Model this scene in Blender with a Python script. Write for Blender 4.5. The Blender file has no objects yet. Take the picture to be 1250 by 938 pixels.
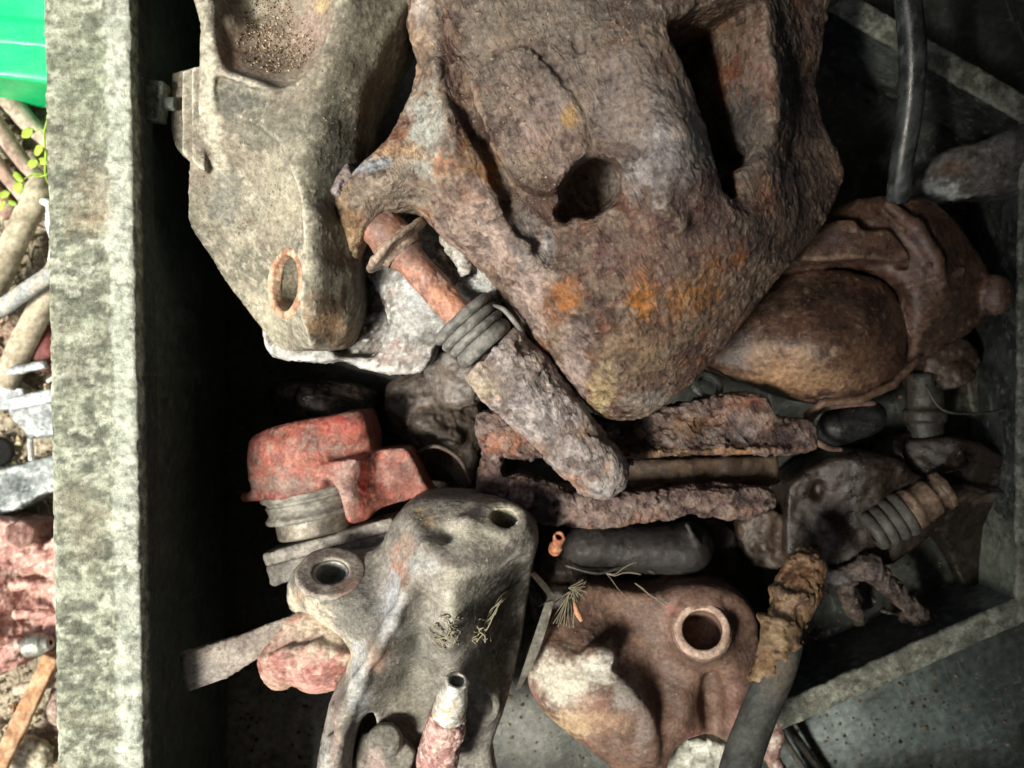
import bpy, math, time
import numpy as np
T00 = time.time()
# ------------------------------------------------------------------ camera, sky, sun
H = 1082.0            # camera height above the working level, in units of half a millimetre
S = 0.0005            # metres per unit
sc = bpy.context.scene
col = sc.collection
cam_d = bpy.data.cameras.new("camera")
cam_d.sensor_width = 36.0
cam_d.lens = 36.0 / (2 * 625.0 / H)
cam_d.clip_start = 0.01
cam_d.clip_end = 50.0
cam_d.dof.use_dof = True
cam_d.dof.focus_distance = (H - 70) * S
cam_d.dof.aperture_fstop = 6.5
cam = bpy.data.objects.new("camera", cam_d)
cam.location = (0, 0, H * S)
col.objects.link(cam)
sc.camera = cam

SUN_EL, SUN_AZ = math.radians(56), math.radians(212)   # azimuth counted anticlockwise from +X: light comes from the lower left
wd = bpy.data.worlds.new("World")
sc.world = wd
wd.use_nodes = True
nt = wd.node_tree
sky = nt.nodes.new("ShaderNodeTexSky")
sky.sky_type = 'NISHITA'
sky.sun_disc = False
sky.sun_elevation = SUN_EL
sky.sun_rotation = math.pi / 2 - SUN_AZ
sky.dust_density = 4.0
sky.ozone_density = 0.6
nt.links.new(sky.outputs[0], nt.nodes["Background"].inputs[0])
nt.nodes["Background"].inputs[1].default_value = 0.075
sl = bpy.data.lights.new("sun", 'SUN')
sl.energy = 4.6
sl.angle = math.radians(15)
sl.color = (1.0, 0.93, 0.82)
so = bpy.data.objects.new("sun", sl)
so.rotation_euler = (0, math.pi / 2 - SUN_EL, SUN_AZ)
so.location = (-1, 0, 2)
col.objects.link(so)
sc.view_settings.view_transform = 'Standard'
sc.view_settings.look = 'None'
sc.view_settings.gamma = 1.0
sc.view_settings.exposure = 0.76
sc.cycles.use_denoising = True
sc.cycles.denoising_prefilter = 'ACCURATE'
sc.cycles.max_bounces = 6
sc.cycles.diffuse_bounces = 4

# ------------------------------------------------------------------ numeric helpers
def W(u, v, z=0.0):
    k = (H - z) / H
    return np.array([(u - 625.0) * k, (469.0 - v) * k, float(z)])

def lin(c):
    if isinstance(c, str):
        c = [int(c[i:i + 2], 16) / 255 for i in (0, 2, 4)]
    c = np.array(c, float)
    return np.where(c <= 0.04045, c / 12.92, ((c + 0.055) / 1.055) ** 2.4)

_R = np.random.RandomState(7)
_LAT = _R.rand(48, 48, 48).astype(np.float32)
def vnoise(p, scale, seed=0):
    q = p.astype(np.float32) / scale + np.float32(seed * 7.37 + 311.0)
    i = np.floor(q).astype(np.int32)
    f = q - i
    f = f * f * (3 - 2 * f)
    a = i % 48
    b = (i + 1) % 48
    x0, y0, z0 = a[:, 0], a[:, 1], a[:, 2]
    x1, y1, z1 = b[:, 0], b[:, 1], b[:, 2]
    fx, fy, fz = f[:, 0], f[:, 1], f[:, 2]
    c00 = _LAT[x0, y0, z0] * (1 - fx) + _LAT[x1, y0, z0] * fx
    c10 = _LAT[x0, y1, z0] * (1 - fx) + _LAT[x1, y1, z0] * fx
    c01 = _LAT[x0, y0, z1] * (1 - fx) + _LAT[x1, y0, z1] * fx
    c11 = _LAT[x0, y1, z1] * (1 - fx) + _LAT[x1, y1, z1] * fx
    return (c00 * (1 - fy) + c10 * fy) * (1 - fz) + (c01 * (1 - fy) + c11 * fy) * fz

def fbm(p, scale, octv=4, seed=0, gain=0.55):
    s = np.zeros(len(p), np.float32)
    a, tot = 1.0, 0.0
    for o in range(octv):
        s += a * vnoise(p, scale / (2.03 ** o), seed + o * 3)
        tot += a
        a *= gain
    return s / tot          # about 0..1, mean .5

def sstep(e0, e1, x):
    t = np.clip((x - e0) / (e1 - e0), 0, 1)
    return t * t * (3 - 2 * t)

def smin(a, b, k):
    if k <= 0:
        return np.minimum(a, b)
    h = np.maximum(k - np.abs(a - b), 0) / k
    return np.minimum(a, b) - h * h * (k * 0.25)

def smax(a, b, k):
    return -smin(-a, -b, k)

def spline(pts, n=4, closed=True):
    P = np.array(pts, float)
    m = len(P)
    out = []
    rng = range(m) if closed else range(m - 1)
    for i in rng:
        if closed:
            p0, p1, p2, p3 = P[(i - 1) % m], P[i], P[(i + 1) % m], P[(i + 2) % m]
        else:
            p0, p1, p2, p3 = P[max(i - 1, 0)], P[i], P[i + 1], P[min(i + 2, m - 1)]
        for j in range(n):
            t = j / n
            out.append(0.5 * ((2 * p1) + (-p0 + p2) * t + (2 * p0 - 5 * p1 + 4 * p2 - p3) * t * t + (-p0 + 3 * p1 - 3 * p2 + p3) * t ** 3))
    if not closed:
        out.append(P[-1])
    return np.array(out)

def poly_sd(X, Y, poly):
    P = np.asarray(poly, np.float32)
    d = np.full(X.shape, 1e12, np.float32)
    inside = np.zeros(X.shape, bool)
    n = len(P)
    for i in range(n):
        ax, ay = P[i]
        bx, by = P[(i + 1) % n]
        ex, ey = bx - ax, by - ay
        wx, wy = X - ax, Y - ay
        t = np.clip((wx * ex + wy * ey) / (ex * ex + ey * ey + 1e-9), 0, 1)
        d = np.minimum(d, (wx - ex * t) ** 2 + (wy - ey * t) ** 2)
        if ay != by:
            c = (ay > Y) != (by > Y)
            xi = ax + (Y - ay) * ex / (by - ay)
            inside ^= c & (X < xi)
    d = np.sqrt(d)
    return np.where(inside, -d, d)

def unit(v):
    v = np.asarray(v, float)
    return v / (np.linalg.norm(v) + 1e-12)

# ------------------------------------------------------------------ sculpting by distance field
class Sculpt:
    """a casting is carved in a voxel field, then skinned into one mesh"""
    def __init__(s, u0, v0, u1, v1, z0, z1, step=3.0):
        c = np.array([W(u, v, z) for u in (u0, u1) for v in (v0, v1) for z in (z0, z1)])
        lo = c.min(0) - 2 * step
        hi = c.max(0) + 2 * step
        s._init(lo, hi, step)
    def _init(s, lo, hi, step):
        s.lo, s.step = lo.astype(np.float32), step
        s.n = np.ceil((hi - lo) / step).astype(int) + 1
        s.x = (lo[0] + step * np.arange(s.n[0])).astype(np.float32)
        s.y = (lo[1] + step * np.arange(s.n[1])).astype(np.float32)
        s.z = (lo[2] + step * np.arange(s.n[2])).astype(np.float32)
        s.F = np.full(tuple(s.n), 60.0, np.float32)
    @classmethod
    def box3(cls, lo, hi, step):
        s = cls.__new__(cls)
        s._init(np.array(lo, float) - 2 * step, np.array(hi, float) + 2 * step, step)
        return s
    def sub(s, lo, hi, pad):
        sl = []
        for a, arr in enumerate((s.x, s.y, s.z)):
            i0 = int(np.clip(np.searchsorted(arr, lo[a] - pad), 0, len(arr)))
            i1 = int(np.clip(np.searchsorted(arr, hi[a] + pad), 0, len(arr)))
            sl.append(slice(i0, i1))
        return tuple(sl)
    def grid(s, sl):
        return s.x[sl[0]][:, None, None], s.y[sl[1]][None, :, None], s.z[sl[2]][None, None, :]
    def comb(s, sl, d, k, op):
        f = s.F[sl]
        s.F[sl] = smin(f, d, k) if op == '+' else smax(f, -d, k)
    def hfield(s, pts, c=14.0):
        P = np.array([W(*p) for p in pts])
        xy, z = P[:, :2], P[:, 2]
        zm = z.mean()
        D = np.sqrt(((xy[:, None] - xy[None]) ** 2).sum(-1) + c * c)
        w = np.linalg.solve(D + np.eye(len(P)) * 1e-3, z - zm)
        X, Y = s.x[:, None], s.y[None, :]
        h = np.full((len(s.x), len(s.y)), zm, np.float32)
        for (px, py), wi in zip(xy, w):
            h += np.float32(wi) * np.sqrt((X - np.float32(px)) ** 2 + (Y - np.float32(py)) ** 2 + c * c).astype(np.float32)
        return h
    def surf(s, u, v, z=50.0):
        """level of the surface seen at (u, v)"""
        for _ in range(4):
            p = W(u, v, z)
            i = int(np.clip(round((p[0] - s.lo[0]) / s.step), 0, len(s.x) - 1)); j = int(np.clip(round((p[1] - s.lo[1]) / s.step), 0, len(s.y) - 1))
            c = np.nonzero(s.F[i, j] < 0)[0]
            if not len(c):
                return z
            z = float(s.z[c[-1]])
        return z
    def on(s, u, v, d=0.0, z=50.0):
        return (u, v, s.surf(u, v, z) + d)
    def carve(s, poly, hts, r=3, k=4, smooth=3, zref=None, c=14.0):
        """cut away what stands above the floor points, inside the outline"""
        h = s.hfield(hts, c)
        zr = np.mean([q[2] for q in hts]) if zref is None else zref
        pl = np.array([W(p[0], p[1], p[2] if len(p) > 2 else zr)[:2] for p in poly])
        if smooth > 1:
            pl = spline(pl, smooth)
        lo = [pl[:, 0].min(), pl[:, 1].min(), s.z[0]]
        hi = [pl[:, 0].max(), pl[:, 1].max(), s.z[-1]]
        sl = s.sub(lo, hi, k + r + 3 * s.step)
        x, y, z = s.grid(sl)
        sd = poly_sd(np.broadcast_to(x[:, :, 0], (x.shape[0], y.shape[1])), np.broadcast_to(y[:, :, 0], (x.shape[0], y.shape[1])), pl)
        gx, gy = np.gradient(h, s.step)
        g = np.sqrt(1 + np.minimum((gx ** 2 + gy ** 2)[sl[0], sl[1]], 9))
        s.comb(sl, smax(sd[:, :, None] + 0 * z, (h[sl[0], sl[1]][:, :, None] - z) / g[:, :, None], r), k, '-')
        return s
    def slab(s, poly, hts, zbot, r=12, k=10, op='+', smooth=3, zref=None, flare=0.0, c=14.0):
        """outline (u,v) at level zref, top surface through the height points, lower face at zbot"""
        if not isinstance(hts, (list, tuple)):
            z0 = hts
            h = np.full((len(s.x), len(s.y)), z0, np.float32)
        else:
            h = s.hfield(hts, c)
            z0 = np.mean([q[2] for q in hts])
        zr = z0 if zref is None else zref
        pl = np.array([W(p[0], p[1], p[2] if len(p) > 2 else zr)[:2] for p in poly])
        if smooth > 1:
            pl = spline(pl, smooth)
        lo = [pl[:, 0].min(), pl[:, 1].min(), s.z[0]]
        hi = [pl[:, 0].max(), pl[:, 1].max(), s.z[-1]]
        sl = s.sub(lo, hi, k + r + 3 * s.step)
        x, y, z = s.grid(sl)
        sd = poly_sd(np.broadcast_to(x[:, :, 0], (x.shape[0], y.shape[1])), np.broadcast_to(y[:, :, 0], (x.shape[0], y.shape[1])), pl)
        hh = h[sl[0], sl[1]]
        gx, gy = np.gradient(h, s.step) if min(h.shape) > 1 else (0, 0)
        g = np.sqrt(1 + np.minimum((gx ** 2 + gy ** 2)[sl[0], sl[1]], 9))
        top = (z - hh[:, :, None]) / g[:, :, None]
        side = sd[:, :, None] + flare * (z - zr)
        d = smax(smax(top, side, r), zbot - z, min(r, 8))
        s.comb(sl, d, k, op)
        return s
    def cone(s, p0, p1, r0, r1, k=8, op='+', cap=None):
        """round ended limb (cap None) or flat ended cylinder (cap = edge rounding)"""
        a, b = W(*p0), W(*p1)
        R = max(r0, r1)
        sl = s.sub(np.minimum(a, b) - R, np.maximum(a, b) + R, k + 3 * s.step)
        x, y, z = s.grid(sl)
        e = (b - a).astype(np.float32)
        L = float(np.linalg.norm(e))
        t = ((x - a[0]) * e[0] + (y - a[1]) * e[1] + (z - a[2]) * e[2]) / np.float32(L * L)
        tc = np.clip(t, 0, 1)
        dist = np.sqrt((x - a[0] - e[0] * tc) ** 2 + (y - a[1] - e[1] * tc) ** 2 + (z - a[2] - e[2] * tc) ** 2)
        if cap is None:
            d = dist - (r0 + (r1 - r0) * tc)
        else:
            rad = np.sqrt(np.maximum((x - a[0] - e[0] * t) ** 2 + (y - a[1] - e[1] * t) ** 2 + (z - a[2] - e[2] * t) ** 2, 0))
            d = smax(rad - (r0 + (r1 - r0) * tc), np.maximum(-t, t - 1) * L, cap)
        s.comb(sl, d, k, op)
        return s
    def path(s, pts, r, k=6, op='+'):
        for i in range(len(pts) - 1):
            ra = r[i] if isinstance(r, (list, tuple)) else r
            rb = r[i + 1] if isinstance(r, (list, tuple)) else r
            s.cone(pts[i], pts[i + 1], ra, rb, k, op)
        return s
    def ball(s, p, rad, k=8, op='+'):
        """ellipsoid: rad is a number or three radii"""
        c = W(*p)
        R = np.array([rad] * 3 if np.isscalar(rad) else rad, float)
        sl = s.sub(c - R, c + R, k + 3 * s.step)
        x, y, z = s.grid(sl)
        q = np.sqrt(((x - c[0]) / R[0]) ** 2 + ((y - c[1]) / R[1]) ** 2 + ((z - c[2]) / R[2]) ** 2)
        s.comb(sl, (q - 1) * R.min(), k, op)
        return s
    def obox(s, p, ax, ay, half, r=3, k=4, op='+'):
        """rounded box at p, local x along ax, local y near ay (world vectors)"""
        c = W(*p)
        ax = unit(ax); az = unit(np.cross(ax, ay)); ay = np.cross(az, ax)
        R = np.linalg.norm(half)
        sl = s.sub(c - R, c + R, k)
        x, y, z = s.grid(sl)
        dx, dy, dz = x - c[0], y - c[1], z - c[2]
        q = [np.abs(dx * v[0] + dy * v[1] + dz * v[2]) - (h - r) for v, h in zip((ax, ay, az), half)]
        out = np.sqrt(sum(np.maximum(a, 0) ** 2 for a in q)) + np.minimum(np.maximum(np.maximum(q[0], q[1]), q[2]), 0) - r
        s.comb(sl, out, k, op)
        return s
    def hexa(s, p, axis, rad, hh, r=2, k=3, op='+'):
        c = W(*p)
        n = unit(axis)
        a = unit(np.cross(n, [0.3, 1, 0.2])); b = np.cross(n, a)
        sl = s.sub(c - rad - hh, c + rad + hh, k)
        x, y, z = s.grid(sl)
        dx, dy, dz = x - c[0], y - c[1], z - c[2]
        A = dx * a[0] + dy * a[1] + dz * a[2]
        B = dx * b[0] + dy * b[1] + dz * b[2]
        N = dx * n[0] + dy * n[1] + dz * n[2]
        d = np.maximum(np.maximum(np.abs(A), np.abs(A * .5 + B * .866)), np.abs(A * .5 - B * .866)) - rad
        d = smax(smax(d, np.abs(N) - hh, r), (np.sqrt(A * A + B * B) - rad * 1.1) * 1.0 + (N - hh) * 0.5, r)
        s.comb(sl, d, k, op)
        return s
    def ring(s, p, axis, R, r, k=3, op='+', flat=1.0):
        c = W(*p)
        n = unit(axis)
        sl = s.sub(c - R - r, c + R + r, k + s.step)
        x, y, z = s.grid(sl)
        dx, dy, dz = x - c[0], y - c[1], z - c[2]
        N = dx * n[0] + dy * n[1] + dz * n[2]
        rad = np.sqrt(np.maximum(dx * dx + dy * dy + dz * dz - N * N, 0))
        d = np.sqrt((rad - R) ** 2 + (N / flat) ** 2) - r
        s.comb(sl, d * min(1, flat), k, op)
        return s
    def mesh(s):
        F = np.pad(s.F, 1, constant_values=5.0)
        lo = s.lo - s.step
        nx, ny, nz = F.shape
        neg = F < 0
        C = neg[:-1, :-1, :-1].astype(np.uint8)
        cnt = C.copy()
        for dx in (0, 1):
            for dy in (0, 1):
                for dz in (0, 1):
                    if dx or dy or dz:
                        cnt = cnt + neg[dx:nx - 1 + dx, dy:ny - 1 + dy, dz:nz - 1 + dz]
        ijk = np.argwhere((cnt > 0) & (cnt < 8)).astype(np.int32)
        idx = np.full((nx - 1, ny - 1, nz - 1), -1, np.int32)
        idx[ijk[:, 0], ijk[:, 1], ijk[:, 2]] = np.arange(len(ijk))
        acc = np.zeros((len(ijk), 3), np.float32)
        num = np.zeros(len(ijk), np.float32)
        for ax in range(3):
            o = [a for a in range(3) if a != ax]
            for b in (0, 1):
                for c in (0, 1):
                    off = np.zeros(3, int); off[o[0]] = b; off[o[1]] = c
                    p = ijk + off
                    q = p.copy(); q[:, ax] += 1
                    fa = F[p[:, 0], p[:, 1], p[:, 2]]
                    fb = F[q[:, 0], q[:, 1], q[:, 2]]
                    m = (fa < 0) != (fb < 0)
                    t = np.where(m, fa / np.where(m, fa - fb, 1), 0)
                    pos = np.tile(off.astype(np.float32), (len(ijk), 1))
                    pos[:, ax] += t
                    acc[m] += pos[m]
                    num[m] += 1
        V = lo + s.step * (ijk + acc / np.maximum(num, 1)[:, None])
        Q = []
        for ax in range(3):
            a, b = [(1, 2), (2, 0), (0, 1)][ax]
            sa = [slice(1, -1)] * 3; sb = [slice(1, -1)] * 3
            sa[ax] = slice(0, -1); sb[ax] = slice(1, None)
            A, B = neg[tuple(sa)], neg[tuple(sb)]
            for flip in (0, 1):
                e = np.argwhere((A & ~B) if not flip else (~A & B))
                if not len(e):
                    continue
                off = np.ones(3, int); off[ax] = 0
                e = e + off
                da = np.zeros(3, int); da[a] = 1
                db = np.zeros(3, int); db[b] = 1
                g = lambda w: idx[w[:, 0], w[:, 1], w[:, 2]]
                q = np.stack([g(e - da - db), g(e - db), g(e), g(e - da)], 1)
                if flip:
                    q = q[:, ::-1]
                Q.append(q)
        return V.astype(np.float32), np.concatenate(Q)

def vnormals(V, Q):
    n = np.cross(V[Q[:, 2]] - V[Q[:, 0]], V[Q[:, 3]] - V[Q[:, 1]])
    N = np.zeros_like(V)
    for a in range(3):
        w = np.zeros(len(V))
        for j in range(4):
            w += np.bincount(Q[:, j], n[:, a], len(V))
        N[:, a] = w
    return N / (np.linalg.norm(N, axis=1)[:, None] + 1e-9)

def relax(V, Q, it=1, lam=0.5):
    """a little Laplacian smoothing to lose the voxel steps"""
    for _ in range(it):
        A = np.zeros_like(V)
        deg = np.zeros(len(V))
        for j in range(4):
            a, b = Q[:, j], Q[:, (j + 1) % 4]
            for c in range(3):
                A[:, c] += np.bincount(a, V[b, c], len(V)) + np.bincount(b, V[a, c], len(V))
            deg += np.bincount(a, minlength=len(V)) + np.bincount(b, minlength=len(V))
        V = V * (1 - lam) + lam * A / np.maximum(deg, 1)[:, None]
    return V.astype(np.float32)

def roughen(V, Q, rec, seed=0):
    """rec: list of (kind, size, amplitude); the fine relief is kept in roughen.h"""
    H_ = np.zeros(len(V), np.float32)
    for i, (kind, size, amp) in enumerate(rec):
        N = vnormals(V, Q)
        f = fbm(V, size, 4, seed + i * 11)
        if kind == 'lump':
            d = (f - 0.5) * 2 * amp
        elif kind == 'pit':
            d = -amp * sstep(0.56, 0.72, f)
        elif kind == 'crust':
            d = amp * (sstep(0.44, 0.50, f) - 0.5) + amp * 0.5 * (fbm(V, size / 3, 3, seed + 5) - .5)
        elif kind == 'flake':       # layered scale: stepped terraces
            q = f * 9
            d = amp * ((np.floor(q) + sstep(0.3, 0.7, q - np.floor(q))) / 9 - 0.5) * 2
        elif kind == 'grit':
            g = vnoise(V, size, seed + 31)
            d = amp * sstep(0.62, 0.9, g)
        V = (V + N * d[:, None]).astype(np.float32)
        if size <= 31 and kind != 'grit' and not (kind == 'lump' and size > 15):
            H_ += (d - d.mean()).astype(np.float32)
    roughen.h = H_ / (H_.std() + 1e-6)
    return V

# ------------------------------------------------------------------ objects
ORG = {}
def tagit(o, label=None, cat=None, group=None, kind=None):
    for k, v in (('label', label), ('category', cat), ('group', group), ('kind', kind)):
        if v:
            o[k] = v
    return o
def thing(name, label, cat, base, group=None):
    o = bpy.data.objects.new(name, None)
    o.empty_display_size = 0.02
    p = W(*base) * S
    o.location = p
    col.objects.link(o)
    ORG[o.name] = p
    return tagit(o, label, cat, group)

def link(name, V, Q, mat, parent=None, colr=None, smooth=True, base=None):
    """V in units, Q quads/tris as array or list -> one mesh object"""
    V = np.asarray(V, float) * S
    if parent is not None:
        org = ORG[parent.name]
    elif base is not None:
        org = W(*base) * S
    else:
        org = np.array([V[:, 0].mean(), V[:, 1].mean(), V[:, 2].min()])
    me = bpy.data.meshes.new(name)
    L = V - org
    if isinstance(Q, np.ndarray):
        me.vertices.add(len(L)); me.vertices.foreach_set('co', L.astype(np.float32).ravel())
        m = Q.shape[1]
        me.loops.add(Q.size); me.loops.foreach_set('vertex_index', Q.astype(np.int32).ravel())
        me.polygons.add(len(Q))
        me.polygons.foreach_set('loop_start', (np.arange(len(Q)) * m).astype(np.int32))
        me.update(calc_edges=True)
        me.validate()
    else:
        me.from_pydata([tuple(a) for a in L], [], Q)
    if smooth:
        me.shade_smooth()
    if colr is not None and len(me.vertices) == len(colr):
        ca = me.color_attributes.new('Col', 'FLOAT_COLOR', 'POINT')
        c4 = np.ones((len(colr), 4), np.float32); c4[:, :3] = colr
        ca.data.foreach_set('color', c4.ravel())
    if mat:
        me.materials.append(mat)
    o = bpy.data.objects.new(name, me)
    col.objects.link(o)
    if parent is not None:
        o.parent = parent
        ORG[o.name] = org
    else:
        o.location = org
        ORG[o.name] = org
    return o

def paint(V, N, rec, seed=0):
    """rec: base colour, layers [(colour, size, threshold, strength)], spots [(u,v,z,radius,colour,strength)], dust (colour, amount)"""
    n = len(V)
    c = np.tile(lin(rec['base']), (n, 1))
    for i, (cc, size, th, st) in enumerate(rec.get('layers', [])):
        f = fbm(V * np.array(rec.get('stretch', (1, 1, 1)), np.float32), size, 5, seed + 17 * i + 3, 0.62)
        w = sstep(th - 0.06, th + 0.06, f)[:, None] * st
        c = c * (1 - w) + lin(cc) * w
    for i, sp in enumerate(rec.get('spots', [])):
        u, v, z, r, cc, st = sp[:6]
        p = W(u, v, z)
        if np.isscalar(r):
            r = (r, r)
        d = np.sqrt(((V[:, 0] - p[0]) / r[0]) ** 2 + ((V[:, 1] - p[1]) / r[1]) ** 2)
        m = d < 1.7
        if not m.any():
            continue
        f = 0.55 * fbm(V[m], min(r) * 0.8, 4, seed + 91 + i, 0.75) + 0.45 * fbm(V[m], 7, 3, seed + 191 + i, 0.8)
        w = np.zeros(n)
        w[m] = sstep(1.25, 0.35, d[m] + (f - 0.5) * 3.0) * st
        c = c * (1 - w[:, None]) + lin(cc) * w[:, None]
    if 'dust' in rec:
        cc, amt = rec['dust']
        f = fbm(V, 40, 5, seed + 55, 0.65)
        w = (np.clip(N[:, 2], 0, 1) ** 1.5 * amt * sstep(0.3, 0.65, f))[:, None]
        c = c * (1 - w) + lin(cc) * w
    if '_h' in rec and 'relief' in rec:      # dirt and fresh rust sit low, worn scale stands proud
        lo_, hi_, st = rec['relief']
        hh = rec['_h'] + (fbm(V, 9, 3, seed + 41) - .5) * 1.2
        w = (sstep(.15, 1.5, -hh) * st)[:, None]
        c = c * (1 - w) + lin(lo_) * w
        w = (sstep(.35, 1.6, hh) * st * .8)[:, None]
        c = c * (1 - w) + lin(hi_) * w
    if '_edge' in rec:
        w = rec['_edge'][:, None]
        c = c * (1 - w) + lin(rec['edge'][0]) * w
    m = 0.89 + 0.22 * fbm(V, 6, 3, seed + 77, 0.8)
    lum = (c @ np.array([.3, .55, .15]))[:, None]
    c = lum + (c - lum) * rec.get('sat', 0.72)
    return c * m[:, None] * rec.get('val', 1.0)

def solid(name, sk, mat, parent=None, rough=(), pnt=None, seed=0, rel=1, base=None):
    V, Q = sk.mesh()
    V = relax(V, Q, rel, 0.5)
    V = roughen(V, Q, rough, seed)
    if pnt and len(rough) > 1:
        pnt = dict(pnt, _h=roughen.h)
    if pnt and 'edge' in pnt:       # metal worn pale along its convex edges
        N = vnormals(V, Q)
        V2 = V
        for _ in range(10):
            V2 = relax(V2, Q, 1, 0.8)
        cv = ((V - V2) * N).sum(1)
        pnt = dict(pnt, _edge=sstep(pnt['edge'][2], pnt['edge'][2] * 3.2, cv) * pnt['edge'][1] * sstep(.3, .55, fbm(V, 30, 4, seed + 9)))
    c = paint(V, vnormals(V, Q), pnt, seed) if pnt else None
    return link(name, V, Q, mat, parent, c, base=base)

def frame_axes(d):
    d = unit(d)
    a = unit(np.cross(d, [0, 0, 1] if abs(d[2]) < 0.9 else [1, 0, 0]))
    return d, a, np.cross(d, a)

def tube_vq(pts, radii, seg=14, closed_ends=True, sp=5, world=False, wob=0.0, seed=0):
    P = np.array([p if world else W(*p) for p in pts], float)
    R = np.array([radii] * len(P) if np.isscalar(radii) else radii, float)
    if sp > 1 and len(P) > 2:
        PR = spline(np.column_stack([P, R]), sp, closed=False)
        P, R = PR[:, :3], PR[:, 3]
    T = np.gradient(P, axis=0)
    V = []
    d, a, b = frame_axes(T[0])
    rs = np.random.RandomState(seed)
    for i in range(len(P)):
        d = unit(T[i]); a = unit(a - d * np.dot(a, d)); b = np.cross(d, a)
        for j in range(seg):
            t = 2 * math.pi * j / seg
            V.append(P[i] + (a * math.cos(t) + b * math.sin(t)) * R[i] * (1 + wob * rs.randn()))
    F = []
    for i in range(len(P) - 1):
        for j in range(seg):
            F.append([i * seg + j, i * seg + (j + 1) % seg, (i + 1) * seg + (j + 1) % seg, (i + 1) * seg + j])
    if closed_ends:
        F.append(list(range(seg))[::-1])
        F.append([(len(P) - 1) * seg + j for j in range(seg)])
    return np.array(V), F

def tube(name, pts, radii, mat, parent=None, seg=14, sp=5, pnt=None, seed=0, base=None, wob=0.0):
    V, F = tube_vq(pts, radii, seg, True, sp, wob=wob, seed=seed)
    c = paint(V, np.tile([0, 0, .5], (len(V), 1)), pnt, seed) if pnt else None
    return link(name, V, F, mat, parent, c, base=base)

def lathe(name, p0, p1, prof, mat, parent=None, seg=48, pnt=None, seed=0, rough=(), world=False, squash=1.0, base=None):
    """prof: (t along p0->p1 in units, radius) list; revolved round the axis"""
    a0, a1 = (np.array(p0, float), np.array(p1, float)) if world else (W(*p0), W(*p1))
    d, a, b = frame_axes(a1 - a0)
    V, F = [], []
    for t, r in prof:
        for j in range(seg):
            th = 2 * math.pi * j / seg
            V.append(a0 + d * t + (a * math.cos(th) + b * math.sin(th) * squash) * max(r, 0.01))
    for i in range(len(prof) - 1):
        for j in range(seg):
            F.append([i * seg + j, i * seg + (j + 1) % seg, (i + 1) * seg + (j + 1) % seg, (i + 1) * seg + j])
    V = np.array(V, np.float32); F = np.array(F)
    if rough:
        V = roughen(V, F, rough, seed)
    c = paint(V, vnormals(V, F), pnt, seed) if pnt else None
    return link(name, V, F, mat, parent, c, base=base)

def prof_pts(raw, step=2.0):
    out = []
    for (a, b) in zip(raw[:-1], raw[1:]):
        n = max(1, int(math.hypot(b[0] - a[0], b[1] - a[1]) / step))
        for i in range(n):
            out.append((a[0] + (b[0] - a[0]) * i / n, a[1] + (b[1] - a[1]) * i / n))
    out.append(raw[-1])
    return out

def bellows(p0, p1, r0, r1, n, depth, core=0.55, per=12):
    """profile of a ribbed rubber boot; returns prof for lathe"""
    L = np.linalg.norm(W(*p1) - W(*p0))
    pr = [(0, r0 * core)]
    for i in range(n * per + 1):
        t = i / (n * per)
        ph = (t * n) % 1.0
        bul = math.sqrt(max(0, 1 - (2 * ph - 1) ** 2)) if 0 < ph < 1 else 0
        pr.append((t * L, (r0 + (r1 - r0) * t) - depth + depth * bul ** 0.8))
    pr.append((L, r1 * core))
    return pr

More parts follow.
